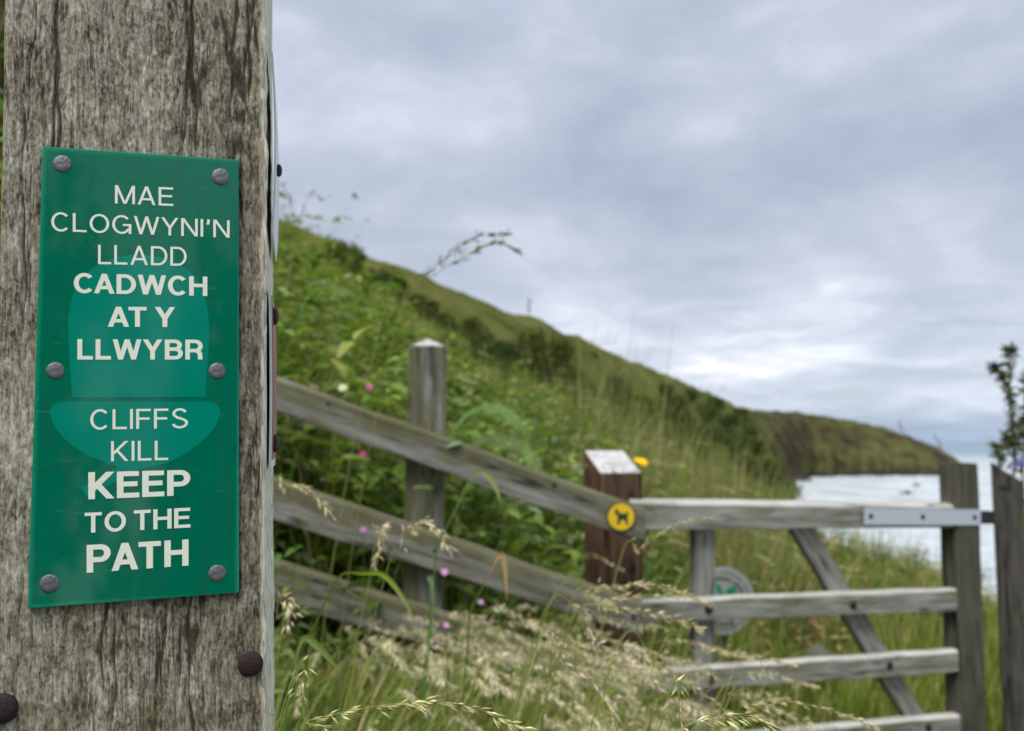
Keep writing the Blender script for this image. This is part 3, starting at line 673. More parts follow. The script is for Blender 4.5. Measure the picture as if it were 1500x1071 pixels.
# lettering: stroke letters, cap height 1
def arc(cx, cy, rx, ry, a0, a1, n=22): return [(cx + rx * math.cos(R(a0 + (a1 - a0) * i / n)), cy + ry * math.sin(R(a0 + (a1 - a0) * i / n))) for i in range(n + 1)]
def glyph(ch, h, wide=1.0):
    e = 0.25
    if ch == 'I': return 2 * h, [[(h, 0), (h, 1)]]
    if ch == "'": return 2 * h + 0.08, [[(h + 0.05, 1), (h + 0.05, 0.84), (h * 0.3 + 0.05, 0.70)]]
    if ch == 'L': return 0.56, [[(h, 1), (h, h), (0.56, h)]]
    if ch == 'E': return 0.62, [[(0.62, 1 - h), (h, 1 - h), (h, h), (0.63, h)], [(h, 0.52), (0.58, 0.52)]]
    if ch == 'F': return 0.58, [[(0.58, 1 - h), (h, 1 - h), (h, 0)], [(h, 0.51), (0.53, 0.51)]]
    if ch == 'T': return 0.64, [[(0, 1 - h), (0.64, 1 - h)], [(0.32, 1 - h), (0.32, 0)]]
    if ch == 'H': return 0.70, [[(h, 0), (h, 1)], [(0.70 - h, 0), (0.70 - h, 1)], [(h, 0.53), (0.7 - h, 0.53)]]
    if ch == 'M':
        w_ = 0.84; return w_, [[(h, 0), (h, 1)], [(w_ - h, 0), (w_ - h, 1)], [(h - 0.31 * e, 1 + e), (w_ / 2, -0.02), (w_ - h + 0.31 * e, 1 + e)]]
    if ch == 'N':
        w_ = 0.71; return w_, [[(h, 0), (h, 1)], [(w_ - h, 0), (w_ - h, 1)], [(h * 1.1 - 0.55 * e, 1 + e), (w_ - h * 1.1 + 0.55 * e, -e)]]
    if ch == 'A':
        w_ = 0.76; k_ = (w_ / 2 - h * 1.08); return w_, [[(h * 1.08 - k_ * e, -e), (w_ / 2 - 0.0, 1.0 - 0.0), (w_ / 2 + k_ * .3, 1.3)], [(w_ - h * 1.08 + k_ * e, -e), (w_ / 2, 1.0), (w_ / 2 - k_ * .3, 1.3)], [(0.2, 0.30), (w_ - 0.2, 0.30)]]
    if ch == 'W':
        w_ = 1.06; q_ = w_ * 0.27; s_ = q_ - h; return w_, [[(h - s_ * e, 1 + e), (q_, 0), (q_ + s_ * e, -e)], [(q_ - (w_ / 2 - q_) * e, -e), (w_ / 2, 1), (w_ / 2 + (w_ / 2 - q_) * e, 1 + e)], [(w_ - q_ + (w_ / 2 - q_) * e, -e), (w_ / 2, 1), (w_ / 2 - (w_ / 2 - q_) * e, 1 + e)], [(w_ - h + s_ * e, 1 + e), (w_ - q_, 0), (w_ - q_ - s_ * e, -e)]]
    if ch == 'Y':
        w_ = 0.72; s_ = (w_ / 2 - h) / 0.58; return w_, [[(h * 1.05 - s_ * e, 1 + e), (w_ / 2, 0.42)], [(w_ - h * 1.05 + s_ * e, 1 + e), (w_ / 2, 0.42)], [(w_ / 2, 0.46), (w_ / 2, 0)]]
    if ch == 'K':
        w_ = 0.70; return w_, [[(h, 0), (h, 1)], [(w_ - h * 1.3 + 0.9 * e, 1 + e), (h, 0.34)], [(0.26, 0.52), (w_ - h * 1.1 + 0.75 * e, -e)]]
    if ch == 'C': return 0.74, [arc(0.385, 0.5, 0.385 - h, 0.515 - h, 42, 318)]
    if ch == 'G': return 0.78, [arc(0.39, 0.5, 0.39 - h, 0.515 - h, 42, 330), [(0.44, 0.50 - h * 0.4), (0.78 - h * 0.8, 0.50 - h * 0.4), (0.78 - h * 0.8, 0.0)]]
    if ch == 'O': return 0.80, [arc(0.40, 0.5, 0.40 - h, 0.515 - h, 0, 360, 40)]
    if ch == 'D': return 0.72, [[(h, 0), (h, 1)], [(h, h), (0.32, h)] + arc(0.32, 0.5, 0.40 - h, 0.5 - h, -90, 90)[1:-1] + [(0.32, 1 - h), (h, 1 - h)]]
    if ch == 'P' or ch == 'R':
        st = [[(h, 0), (h, 1)], [(h, 1 - h), (0.38, 1 - h)] + arc(0.38, (1.45 - h) / 2, 0.27 - h * 0.8, (0.55 - h) / 2, 90, -90, 16)[1:-1] + [(0.38, 0.45), (h, 0.45)]]
        if ch == 'R': st.append([(0.40, 0.44)] + [(0.52, 0.38), (0.58 - h * .2, 0.26), (0.60 - h * .3, 0.0)])
        return (0.65 if ch == 'P' else 0.68), st
    if ch == 'B': return 0.68, [[(h, 0), (h, 1)], [(h, 1 - h), (0.38, 1 - h)] + arc(0.38, (1.52 - h) / 2, 0.235 - h * .6, (0.48 - h) / 2, 90, -90, 14)[1:-1] + [(0.38, 0.52), (h, 0.52)], [(0.39, 0.52)] + arc(0.40, (0.52 + h) / 2, 0.27 - h * .8, (0.52 - h) / 2, 90, -90, 14)[1:-1] + [(0.38, h), (h, h)]]
    if ch == 'S': return 0.66, [arc(0.33, 0.735, 0.30 - h, 0.275 - h, 20, 200, 14) + [(0.11 + h, 0.60), (0.24, 0.535), (0.42, 0.475), (0.53, 0.41)] + arc(0.33, 0.275, 0.335 - h, 0.285 - h, 20, -165, 16)]
    return 0.30, []
def clip_y(poly, lo, hi):
    for s_, lim in ((1, lo), (-1, -hi)):
        out = []
        for i in range(len(poly)):
            p, q = poly[i], poly[(i + 1) % len(poly)]; dp, dq = s_ * p[1] - lim, s_ * q[1] - lim
            if dp >= 0: out.append(p)
            if (dp >= 0) != (dq >= 0):
                f_ = dp / (dp - dq); out.append((p[0] + (q[0] - p[0]) * f_, p[1] + (q[1] - p[1]) * f_))
        poly = out
        if not poly: return []
    return poly
def ribbon(pts, h):
    pts = [np.array(p, float) for p in pts]; L, Rr = [], []
    closed = np.linalg.norm(pts[0] - pts[-1]) < 1e-6
    for i, p in enumerate(pts):
        a_ = pts[i] - pts[i - 1] if i else (pts[-1] - pts[-2] if closed else pts[1] - pts[0])
        b_ = pts[i + 1] - pts[i] if i < len(pts) - 1 else (pts[1] - pts[0] if closed else pts[-1] - pts[-2])
        a_ = a_ / np.linalg.norm(a_); b_ = b_ / np.linalg.norm(b_)
        n_ = np.array([-a_[1] - b_[1], a_[0] + b_[0]]); ln = np.linalg.norm(n_); n_ = n_ / max(ln, 1e-6)
        k_ = h / max(n_.dot([-a_[1], a_[0]]), 0.35)
        L.append(tuple(p + n_ * k_)); Rr.append(tuple(p - n_ * k_))
    return [[L[i], L[i + 1], Rr[i + 1], Rr[i]] for i in range(len(pts) - 1)]
def text_line(txt, h, corners, gap):
    """corners: pixel TL,TR,BR,BL of the line of capitals"""
    x = 0; items = []
    for k, ch in enumerate(txt):
        w_, st = glyph(ch, h); items.append((x, st)); x += w_ + gap(ch, txt[k + 1] if k + 1 < len(txt) else ' ')
        last = x
    W_ = items[-1][0] + glyph(txt[-1], h)[0]
    P4 = [onk(cx, cy, LIFT) for cx, cy in corners]
    c0 = P4[3]; M = frame(c0, P4[2] - P4[3], KN); Mi = M.inverted()
    bm = bmesh.new(); lay = 0
    for x0, st in items:
        for k, s_ in enumerate(st):
            for poly in ribbon(s_, h):
                poly = clip_y(poly, -0.03 if len(s_) > 12 else 0.0, 1.03 if len(s_) > 12 else 1.0)
                if len(poly) < 3: continue
                vs = []
                for gx, gy in poly:
                    fx = (x0 + gx) / W_
                    p = (P4[3] * (1 - fx) + P4[2] * fx) * (1 - gy) + (P4[0] * (1 - fx) + P4[1] * fx) * gy
                    q = Mi @ p; vs.append(bm.verts.new((q.x, q.y, 0.00020 + 0.00003 * k)))
                f_ = bm.faces.new(vs); f_.normal_update()
                if f_.normal.z < 0: f_.normal_flip()
    me = bpy.data.meshes.new('lettering'); bm.to_mesh(me); bm.free()
    o = link('lettering', me, sign, M_cream, M); o['label'] = 'cream capitals reading ' + txt
    return o
def gapf(g):
    tight = {('A', 'T'): -0.10, ('A', 'D'): 0.0, ('W', 'Y'): -0.04, ('Y', 'B'): 0.0, ('A', 'W'): -.08, ('P', 'A'): -0.06, ('C', 'A'): -0.08, ('M', 'A'): -.02, ('L', 'W'): -.03, ('L', 'A'): 0.0}
    return lambda a_, b_: 0.0 if ' ' in (a_, b_) else g + tight.get((a_, b_), 0.0)
rg, bo = 0.057, 0.088
LINES = [('MAE', rg, [(168.5, 271.3), (253.6, 275), (253.6, 302), (168.5, 298.2)], 0.13),
 ("CLOGWYNI'N", rg, [(75.2, 310.8), (336.4, 323), (336.4, 348.5), (75.2, 338.5)], 0.12),
 ('LLADD', rg, [(143.7, 358.6), (273.5, 362.2), (273.5, 389.8), (143.7, 387)], 0.13),
 ('CADWCH', bo, [(108.2, 400), (303.8, 405.4), (303.8, 433.8), (108.2, 429)], 0.07),
 ('AT Y', bo, [(157.8, 449.4), (256.3, 450), (256.3, 479.2), (157.8, 478.8)], 0.07),
 ('LLWYBR', bo, [(113.5, 496.8), (297.5, 497.8), (297.5, 526.8), (113.5, 526.8)], 0.10),
 ('CLIFFS', rg, [(132.3, 600), (275.3, 598.2), (275.3, 627.2), (132.3, 629.4)], 0.13),
 ('KILL', rg, [(162.8, 646.4), (246.5, 645.4), (246.5, 673.8), (162.8, 675.9)], 0.14),
 ('KEEP', bo + 0.004, [(129.5, 691.8), (278, 688.3), (278, 725.3), (129.5, 731.6)], 0.09),
 ('TO THE', 0.080, [(124, 751.4), (278.6, 743.6), (278.6, 772.7), (124, 780.8)], 0.10),
 ('PATH', bo + 0.004, [(127, 798.4), (276.3, 790), (276.3, 828.4), (127, 839.2)], 0.10)]
for a_, h_, q_, g_ in LINES: text_line(a_, h_, q_, gapf(g_))
for x, y in ((91, 240), (323, 259), (81, 543), (318, 543.5), (72, 855), (318, 840)): nailhead('nail', x, y, K0 + KN * LIFT, KN, 0.0053 * (1 + 0.05 * math.sin(x)), sign, M_nail, 0.15)

# two plates on the post's right-hand side, seen edge-on
def side_plate(root, name, y0, y1, c0, c1, off, bow, th, mat, curl=0.0):
    """y0,y1 pixel rows on the arris; c0,c1 depth along the side face; bow lifts the middle"""
    z0 = (onk(390, y0) - kbot).dot(KU); z1 = (onk(390, y1) - kbot).dot(KU)
    n = 24; m_ = 6; v = []; 
    for layer in (0, 1):
        for i in range(n + 1):
            for j in range(m_ + 1):
                s_ = i / n; lift = off + bow * math.sin(s_ * math.pi) ** 0.8 + curl * s_ ** 6 + th * layer
                v.append((z0 + (z1 - z0) * s_, KSIDE * (PW + lift), -(c0 + (c1 - c0) * j / m_)))
    f_ = []; K_ = (n + 1) * (m_ + 1); id_ = lambda l, i, j: l * K_ + i * (m_ + 1) + j
    for i in range(n):
        for j in range(m_):
            for l in (0, 1): f_.append((id_(l, i, j), id_(l, i + 1, j), id_(l, i + 1, j + 1), id_(l, i, j + 1)))
        for j in (0, m_): f_.append((id_(0, i, j), id_(0, i + 1, j), id_(1, i + 1, j), id_(1, i, j)))
    for j in range(m_):
        for i in (0, n): f_.append((id_(0, i, j), id_(0, i, j + 1), id_(1, i, j + 1), id_(1, i, j)))
    bm = bmesh.new(); vs = [bm.verts.new(p) for p in v]
    for q in f_: bm.faces.new([vs[k] for k in q])
    return link(name, mesh_bm(name, bm), root, mat, KM)
KSN = KX
def side_bolt(root, name, y, c, r, mat, off):
    z = (onk(390, y) - kbot).dot(KU); p = kbot - KX * 0 + KU * z + KX * off - KN * c
    bm = bmesh.new(); bmesh.ops.create_uvsphere(bm, u_segments=14, v_segments=8, radius=r)
    for v_ in bm.verts: v_.co.z *= 0.5
    return link(name, mesh_bm(name, bm, True), root, mat, frame(p, KU, KX))
pl1 = empty('white_side_plate', kbot + KU * 1.3, 'thin bowed white plate on the post edge above the lower plate', 'plate')
side_plate(pl1, 'sheet', 330, 55, 0.020, 0.115, 0.0030, 0.0020, 0.0012, M_white)
side_bolt(pl1, 'screw', 218, 0.045, 0.0045, M_black, 0.0075)
pl2 = empty('red_side_plate', kbot + KU * 1.1, 'thin red and white plate on the post edge with two dark bolts', 'plate')
side_plate(pl2, 'sheet', 688, 415, 0.012, 0.110, 0.0012, 0.0008, 0.0016, M_white)
side_plate(pl2, 'red_panel', 675, 425, 0.018, 0.104, 0.0031, 0.0008, 0.0003, M_redprint)
for y in (452, 650): side_bolt(pl2, 'bolt', y, 0.035, 0.0062, M_black, 0.0045)

# ------------------------------------------------------------------ vegetation
def tri_grid(n, K, faces):
    f = np.asarray(faces); return (np.arange(n)[:, None, None] * K + f[None]).reshape(-1, f.shape[1])
def hue(n, cols, wts, jit=0.18, r=rng):
    cols = np.array(cols); i = r.choice(len(cols), n, p=np.array(wts) / sum(wts)); c = cols[i]
    return np.clip(c * (1 + r.normal(0, jit, (n, 1))) * (1 + r.normal(0, 0.06, (n, 3))), 0.004, 0.9)
def blades(base, h, wd, azm, bend, cols, ns=4, tipcol=1.25, r=rng):
    """arching grass leaves; bend 0 upright .. 1 tip hanging"""
    n = len(base); s = np.linspace(0, 1, ns + 1)
    th = bend[:, None] * 2.1 * s[None] ** 1.4 + 0.12            # angle from vertical along the blade
    ds = h[:, None] / ns
    dx = np.sin(th) * ds; dz = np.cos(th) * ds
    X = np.concatenate([np.zeros((n, 1)), np.cumsum(dx[:, :-1], 1)], 1); Z = np.concatenate([np.zeros((n, 1)), np.cumsum(dz[:, :-1], 1)], 1)
    ca, sa = np.cos(azm)[:, None], np.sin(azm)[:, None]
    cx = base[:, :1] + X * ca; cy = base[:, 1:2] + X * sa; cz = base[:, 2:3] + Z
    wv = wd[:, None] * 0.5 * np.clip(1.15 - s[None] ** 1.8 * 1.13, 0.02, 1)
    tw = r.uniform(-0.6, 0.6, (n, 1))
    ox, oy = -np.sin(azm[:, None] + tw), np.cos(azm[:, None] + tw)
    L = np.stack([cx + ox * wv, cy + oy * wv, cz], -1); Rr = np.stack([cx - ox * wv, cy - oy * wv, cz], -1)
    v = np.stack([L, Rr], 2).reshape(n, -1, 3); K = 2 * (ns + 1)
    f = tri_grid(n, K, [[2 * i, 2 * i + 1, 2 * i + 3, 2 * i + 2] for i in range(ns)])
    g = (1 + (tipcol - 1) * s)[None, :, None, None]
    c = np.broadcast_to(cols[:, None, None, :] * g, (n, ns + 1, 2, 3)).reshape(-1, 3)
    return v.reshape(-1, 3), f, c
def join(parts):
    V_, F_, C_, o_ = [], [], [], 0
    for v_, f_, c_ in parts: V_.append(v_); F_.append(f_ + o_); C_.append(c_); o_ += len(v_)
    return np.vstack(V_), np.vstack(F_), np.vstack(C_)
def leaves(pos, dirv, nrm_, ln, wd, cols, fold=0.25, droop=0.25):
    """pointed oval leaves, folded on the midrib, four quads-ish each"""
    n = len(pos); d = dirv / np.linalg.norm(dirv, axis=1, keepdims=True)
    sdv = np.cross(d, nrm_); sdv /= np.maximum(np.linalg.norm(sdv, axis=1, keepdims=True), 1e-6); up = np.cross(sdv, d)
    def P(a_, b_, c_): return pos + d * (ln * a_)[:, None] + sdv * (wd * b_)[:, None] + up * (ln * c_)[:, None]
    o1 = np.ones(n)
    v = np.stack([P(0 * o1, 0 * o1, 0 * o1), P(.35 * o1, .5 * o1, fold * .3 * o1), P(.40 * o1, 0 * o1, -.02 * o1), P(.35 * o1, -.5 * o1, fold * .3 * o1),
                  P(.72 * o1, .32 * o1, (fold * .2 - droop * .4) * o1), P(.74 * o1, 0 * o1, -droop * .45 * o1), P(.72 * o1, -.32 * o1, (fold * .2 - droop * .4) * o1), P(o1, 0 * o1, -droop * o1)], 1)
    f = tri_grid(n, 8, [[0, 2, 1, 1], [0, 3, 2, 2], [1, 2, 5, 4], [2, 3, 6, 5], [4, 5, 7, 7], [5, 6, 7, 7]])
    return v.reshape(-1, 3), f, np.repeat(cols, 8, axis=0)
def fixtri(f): return f
def stuff(name, parts, mat, label=None, cat=None):
    v_, f_, c_ = join(parts)
    deg = f_[:, 2] == f_[:, 3]
    q, tr = f_[~deg], f_[deg][:, :3]
    f3 = np.vstack([q[:, [0, 1, 2]], q[:, [0, 2, 3]], tr]) if len(tr) else np.vstack([q[:, [0, 1, 2]], q[:, [0, 2, 3]]])
    f3 = np.where(f3[:, :1] == f3[:, 1:2], f3, f3)
    ok = (f3[:, 0] != f3[:, 1]) & (f3[:, 1] != f3[:, 2]) & (f3[:, 0] != f3[:, 2]); f3 = f3[ok]
    return mesh_np(name, v_, f3, False, c_)
def scatter(n, xr, yr, ok=None, r=rng):
    """random points in a plan rectangle filtered by ok(x,y,t,u)"""
    x = r.uniform(*xr, n); y = r.uniform(*yr, n); t_ = x * DV[0] + y * DV[1]; u_ = x * LV[0] + y * LV[1]
    k = np.ones(n, bool) if ok is None else ok(x, y, t_, u_)
    # stay near the field of view and out of the fence boards
    k &= (np.abs(x) < 0.70 * y + 1.0)
    x, y = x[k], y[k]; return np.stack([x, y, ground(x, y)], -1)
GREENS = [(0.085, 0.125, 0.016), (0.125, 0.165, 0.030), (0.17, 0.20, 0.05), (0.045, 0.075, 0.012), (0.23, 0.21, 0.08), (0.32, 0.26, 0.14)]
def fence_y(x): return fa.y + (x - fa.x) * FD.y / FD.x
WIND = 0.15
def gate_line(x): return ga.y + (x - ga.x) * GD.y / GD.x
def clear_gate(x, y): return np.where(x < ga.x - 0.05, np.abs(y - fence_y(x)) > 0.10, np.abs(y - gate_line(x)) > 0.12)

def cap_height(b_, hgt, lo=0.25):
    """grass before the fence grows no higher than the sward seen there"""
    px = 750 + F * b_[:, 0] / b_[:, 1]; lim = np.interp(px, [380, 480, 560, 640, 740, 820, 870, 960], [930, 930, 925, 905, 900, 930, 985, 1015]) + rng.normal(0, 20, len(px))
    ztop = CAMZ + (645.5 - lim) / F * b_[:, 1]
    return np.minimum(hgt, np.maximum(ztop - b_[:, 2], lo))
parts = []
# rank grass on the near side of the fence
b_ = scatter(46000, (-1.6, 0.75), (0.75, 2.9), lambda x, y, t_, u_: (y < fence_y(x) - 0.12) & (x < 0.15 * y) & (y > 1.05) & (np.sin(x * 23 + 3 * np.sin(y * 9)) + np.sin(y * 19 + x * 7) > -0.45))
n = len(b_); tall = np.interp(b_[:, 0] / b_[:, 1], [-0.32, -0.16, -0.02, 0.12, 0.2], [0.80, 0.90, 1.12, 1.0, 0.8]) * np.interp(b_[:, 1], [0.95, 1.5, 2.7], [0.95, 1.0, 0.92])
hgt = cap_height(b_, np.clip(rng.normal(0.68, 0.16, n), 0.2, 1.0) * tall * 1.15) * rng.uniform(0.7, 1.10, n)
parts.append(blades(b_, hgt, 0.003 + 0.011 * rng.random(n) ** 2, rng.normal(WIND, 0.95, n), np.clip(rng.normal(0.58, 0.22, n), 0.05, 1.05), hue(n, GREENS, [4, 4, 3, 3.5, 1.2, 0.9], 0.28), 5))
# behind the fence, up the bank
b_ = scatter(60000, (-5.0, 1.2), (2.9, 9.5), lambda x, y, t_, u_: (u_ > 0.35) & (y > np.where(x < 0.5, fence_y(x) + 0.10, 3.3)))
n = len(b_); hgt = np.clip(rng.normal(0.54, 0.17, n), 0.2, 1.0) * np.interp(b_[:, 0] / b_[:, 1], [-0.35, -0.18, -0.08], [1.45, 1.25, 1.0])
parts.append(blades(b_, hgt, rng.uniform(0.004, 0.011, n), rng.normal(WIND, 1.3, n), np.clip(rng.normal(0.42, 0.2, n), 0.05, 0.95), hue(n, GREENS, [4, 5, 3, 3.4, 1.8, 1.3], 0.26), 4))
b_ = scatter(2600, (-0.6, -0.02), (0.85, 1.7), lambda x, y, t_, u_: x > -0.36 * y)
n = len(b_)
parts.append(blades(b_, rng.uniform(0.45, 0.86, n), rng.uniform(0.006, 0.016, n), rng.normal(WIND, 1.0, n), rng.uniform(0.35, 1.1, n), hue(n, [(0.10, 0.16, 0.03), (0.16, 0.21, 0.06), (0.06, 0.10, 0.018), (0.26, 0.22, 0.09), (0.34, 0.20, 0.09)], [4, 4, 3, 1.5, 0.8]), 7))
me = stuff('bank_grass', parts, M_leaf)
tag(link('bank_grass', me, None, M_leaf), 'rank green grass covering the bank around the raked fence', 'grass', kind='stuff')
print('bank grass tris', len(me.polygons))

parts = []
# path-side and field grass beyond the gate
LUSH = [(0.095, 0.145, 0.014), (0.125, 0.165, 0.022), (0.055, 0.085, 0.010), (0.18, 0.185, 0.055), (0.28, 0.235, 0.12)]
b_ = scatter(60000, (0.2, 6.5), (2.6, 9.0), lambda x, y, t_, u_: (u_ < 1.6) & (u_ > -2.9) & (x > 0.62) & clear_gate(x, y))
n = len(b_); hgt = np.clip(rng.normal(0.26, 0.08, n), 0.1, 0.5)
parts.append(blades(b_, hgt, rng.uniform(0.004, 0.009, n), rng.normal(WIND, 1.4, n), np.clip(rng.normal(0.4, 0.2, n), 0.05, 0.95), hue(n, LUSH, [4, 4, 2.5, 2.2, 1.4], 0.25), 3))
# taller tawny edge before the drop to the water
b_ = scatter(42000, (0.3, 7.5), (5.2, 10.5), lambda x, y, t_, u_: (u_ < 2.5) & (u_ > -2.8) & ((x / y < 0.33) | (rng.random(len(x)) < 0.45)))
n = len(b_); hgt = np.clip(rng.normal(0.58, 0.17, n), 0.2, 1.05) * np.interp(b_[:, 0] / b_[:, 1], [0.2, 0.29, 0.34, 0.42], [1.25, 1.1, 0.62, 0.42]) * np.where(rng.random(n) < 0.10, 1.7, 1.0)
parts.append(blades(b_, hgt, rng.uniform(0.004, 0.010, n), rng.normal(WIND, 1.2, n), np.clip(rng.normal(0.35, 0.18, n), 0.02, 0.9), hue(n, [(0.085, 0.125, 0.022), (0.13, 0.15, 0.045), (0.20, 0.17, 0.08), (0.27, 0.19, 0.12), (0.06, 0.09, 0.015)], [4, 3, 2.2, 1.5, 3]), 4))
# slope further on
b_ = scatter(150000, (-30, 12), (9, 45), lambda x, y, t_, u_: (u_ > 0.5) & (rng.random(len(x)) < np.clip(11 / y, 0.12, 1)))
n = len(b_); dist = b_[:, 1]; hgt = np.clip(rng.normal(0.55, 0.18, n), 0.2, 1.1)
parts.append(blades(b_, hgt, rng.uniform(0.010, 0.022, n) * np.clip(dist / 12, 1, 3.0), rng.normal(WIND, 1.3, n), np.clip(rng.normal(0.4, 0.2, n), 0.02, 0.9), hue(n, [(0.075, 0.105, 0.016), (0.105, 0.13, 0.025), (0.17, 0.165, 0.05), (0.045, 0.065, 0.012)], [4, 4, 2.4, 3]), 3))
me = stuff('field_grass', parts, M_leaf)
tag(link('field_grass', me, None, M_leaf), 'lush and tawny grass beyond the gate and up the slope', 'grass', kind='stuff')
print('field grass tris', len(me.polygons))

# leafy undergrowth on the bank: upright stems with pairs of pointed leaves
def herb(base, h, nl, ll, azj, cols, r=rng):
    """returns leaf arrays for many herbs at once"""
    n = len(base); k = np.arange(nl); pos = []; dr = []; nn = []; L_ = []; cc = []
    lean = r.normal(0, 0.12, (n, 2)) + np.array([0.10, 0])
    for j in range(nl):
        s_ = 0.22 + 0.78 * (j // 2) / max(1, (nl // 2 - 1)); a_ = azj + (j // 2) * 1.57 + (j % 2) * math.pi + r.normal(0, 0.3, n)
        p = base + np.stack([lean[:, 0] * h * s_ ** 1.5, lean[:, 1] * h * s_ ** 1.5, h * s_], -1)
        el = r.normal(0.15, 0.3, n)
        d = np.stack([np.cos(a_) * np.cos(el), np.sin(a_) * np.cos(el), np.sin(el)], -1)
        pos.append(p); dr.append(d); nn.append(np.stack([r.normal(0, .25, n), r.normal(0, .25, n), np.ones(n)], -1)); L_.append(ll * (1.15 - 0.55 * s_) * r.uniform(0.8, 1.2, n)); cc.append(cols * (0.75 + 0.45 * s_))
    pos = np.vstack(pos); L_ = np.concatenate(L_)
    sv = np.linspace(0, 1, 5); ctr = base[:, None] + np.stack([lean[:, :1] * h[:, None] * sv ** 1.5, lean[:, 1:] * h[:, None] * sv ** 1.5, h[:, None] * sv], -1)
    wv_ = np.array([0.0022, 0.0, 0.0]) * (1.2 - 0.8 * sv)[None, :, None]
    vv = np.stack([ctr - wv_, ctr + wv_], 2).reshape(-1, 3)
    parts.append((vv, tri_grid(n, 10, [[2 * i, 2 * i + 1, 2 * i + 3, 2 * i + 2] for i in range(4)]), np.repeat(cols * 0.8, 10, axis=0)))
    return leaves(pos, np.vstack(dr), np.vstack(nn), L_, L_ * 0.46, np.vstack(cc))
parts = []
b_ = scatter(5200, (-4.6, 0.9), (2.9, 8.0), lambda x, y, t_, u_: (u_ > 0.9) & (y > fence_y(x) + 0.12) & (rng.random(len(x)) < np.clip(1.15 - 0.33 * np.maximum(x + 0.2, 0) * 2, 0.12, 1)))
n = len(b_)
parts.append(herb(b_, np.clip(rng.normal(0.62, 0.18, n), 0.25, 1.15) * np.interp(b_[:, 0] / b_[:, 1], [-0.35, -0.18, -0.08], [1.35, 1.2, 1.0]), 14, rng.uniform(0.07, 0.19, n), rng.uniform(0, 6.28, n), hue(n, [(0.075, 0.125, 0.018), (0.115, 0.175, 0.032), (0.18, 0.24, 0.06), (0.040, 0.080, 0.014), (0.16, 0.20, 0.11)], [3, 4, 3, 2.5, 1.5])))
b_ = scatter(900, (-1.5, 0.5), (1.0, 2.7), lambda x, y, t_, u_: (y < fence_y(x) - 0.15)); n = len(b_)
parts.append(herb(b_, np.clip(rng.normal(0.42, 0.12, n), 0.2, 0.65), 10, rng.uniform(0.05, 0.09, n), rng.uniform(0, 6.28, n), hue(n, [(0.06, 0.12, 0.02), (0.09, 0.15, 0.035), (0.14, 0.17, 0.05)], [3, 3, 2])))
b_ = scatter(2600, (0.5, 6.5), (4.8, 10.5), lambda x, y, t_, u_: (u_ < 2.6) & (u_ > -2.7) & (np.sin(x * 3.1 + y * 1.7) + np.sin(y * 4.3 - x * 2.1) > 0.1)); n = len(b_)
parts.append(herb(b_, np.clip(rng.normal(0.46, 0.14, n), 0.15, 0.85) * np.interp(b_[:, 0] / b_[:, 1], [0.2, 0.3, 0.36], [1.15, 0.9, 0.75]), 14, rng.uniform(0.04, 0.11, n), rng.uniform(0, 6.28, n), hue(n, [(0.10, 0.14, 0.03), (0.16, 0.18, 0.055), (0.24, 0.19, 0.09), (0.30, 0.18, 0.11), (0.06, 0.09, 0.02)], [4, 3, 2, 1.2, 3])))
me = stuff('leafy_undergrowth', parts, M_leaf)
tag(link('leafy_undergrowth', me, None, M_leaf), 'broad-leaved green undergrowth on the bank behind the fence', 'undergrowth', kind='stuff')

# seed-headed grasses: a mass in front of and behind the fence, and single stalks one can pick out
def spikelets(P0, D0, ln, wd, cols, r=rng):
    """slim husks: four-sided spindles"""
    n = len(P0); d = D0 / np.linalg.norm(D0, axis=1, keepdims=True)
    a_ = np.cross(d, r.normal(size=(n, 3))); a_ /= np.linalg.norm(a_, axis=1, keepdims=True); b2 = np.cross(d, a_)
    mid = P0 + d * (ln * 0.42)[:, None]
    v = np.stack([P0, mid + a_ * wd[:, None] / 2, mid + b2 * wd[:, None] / 2, mid - a_ * wd[:, None] / 2, mid - b2 * wd[:, None] / 2, P0 + d * ln[:, None]], 1)
    f = tri_grid(n, 6, [[0, 2, 1, 1], [0, 3, 2, 2], [0, 4, 3, 3], [0, 1, 4, 4], [5, 1, 2, 2], [5, 2, 3, 3], [5, 3, 4, 4], [5, 4, 1, 1]])
    return v.reshape(-1, 3), f, np.repeat(cols, 6, axis=0)
def curve_pts(ctrl, n):
    c = [np.array(p, float) for p in ctrl]; c = [2 * c[0] - c[1]] + c + [2 * c[-1] - c[-2]]; out = []
    for i in range(1, len(c) - 2):
        for k in range(n):
            s_ = k / n; p0, p1, p2, p3 = c[i - 1:i + 3]
            out.append(0.5 * ((2 * p1) + (p2 - p0) * s_ + (2 * p0 - 5 * p1 + 4 * p2 - p3) * s_ ** 2 + (3 * p1 - p0 - 3 * p2 + p3) * s_ ** 3))
    out.append(c[-2]); return np.array(out)
def tube(pts, r0, r1, col, sides=4):
    n = len(pts); tg = np.gradient(pts, axis=0); tg /= np.linalg.norm(tg, axis=1, keepdims=True)
    ref = np.array([0.3, 0.9, 0.2]); a_ = np.cross(tg, ref); a_ /= np.linalg.norm(a_, axis=1, keepdims=True); b2 = np.cross(tg, a_)
    rr = np.linspace(r0, r1, n)[:, None, None]; th = np.arange(sides) * math.tau / sides
    v = pts[:, None] + rr * (np.cos(th)[None, :, None] * a_[:, None] + np.sin(th)[None, :, None] * b2[:, None])
    id_ = np.arange(n * sides).reshape(n, sides); nx_ = np.roll(id_, -1, 1)
    f = np.stack([id_[:-1], nx_[:-1], nx_[1:], id_[1:]], -1).reshape(-1, 4)
    return v.reshape(-1, 3), f, np.tile(np.array(col), (n * sides, 1))
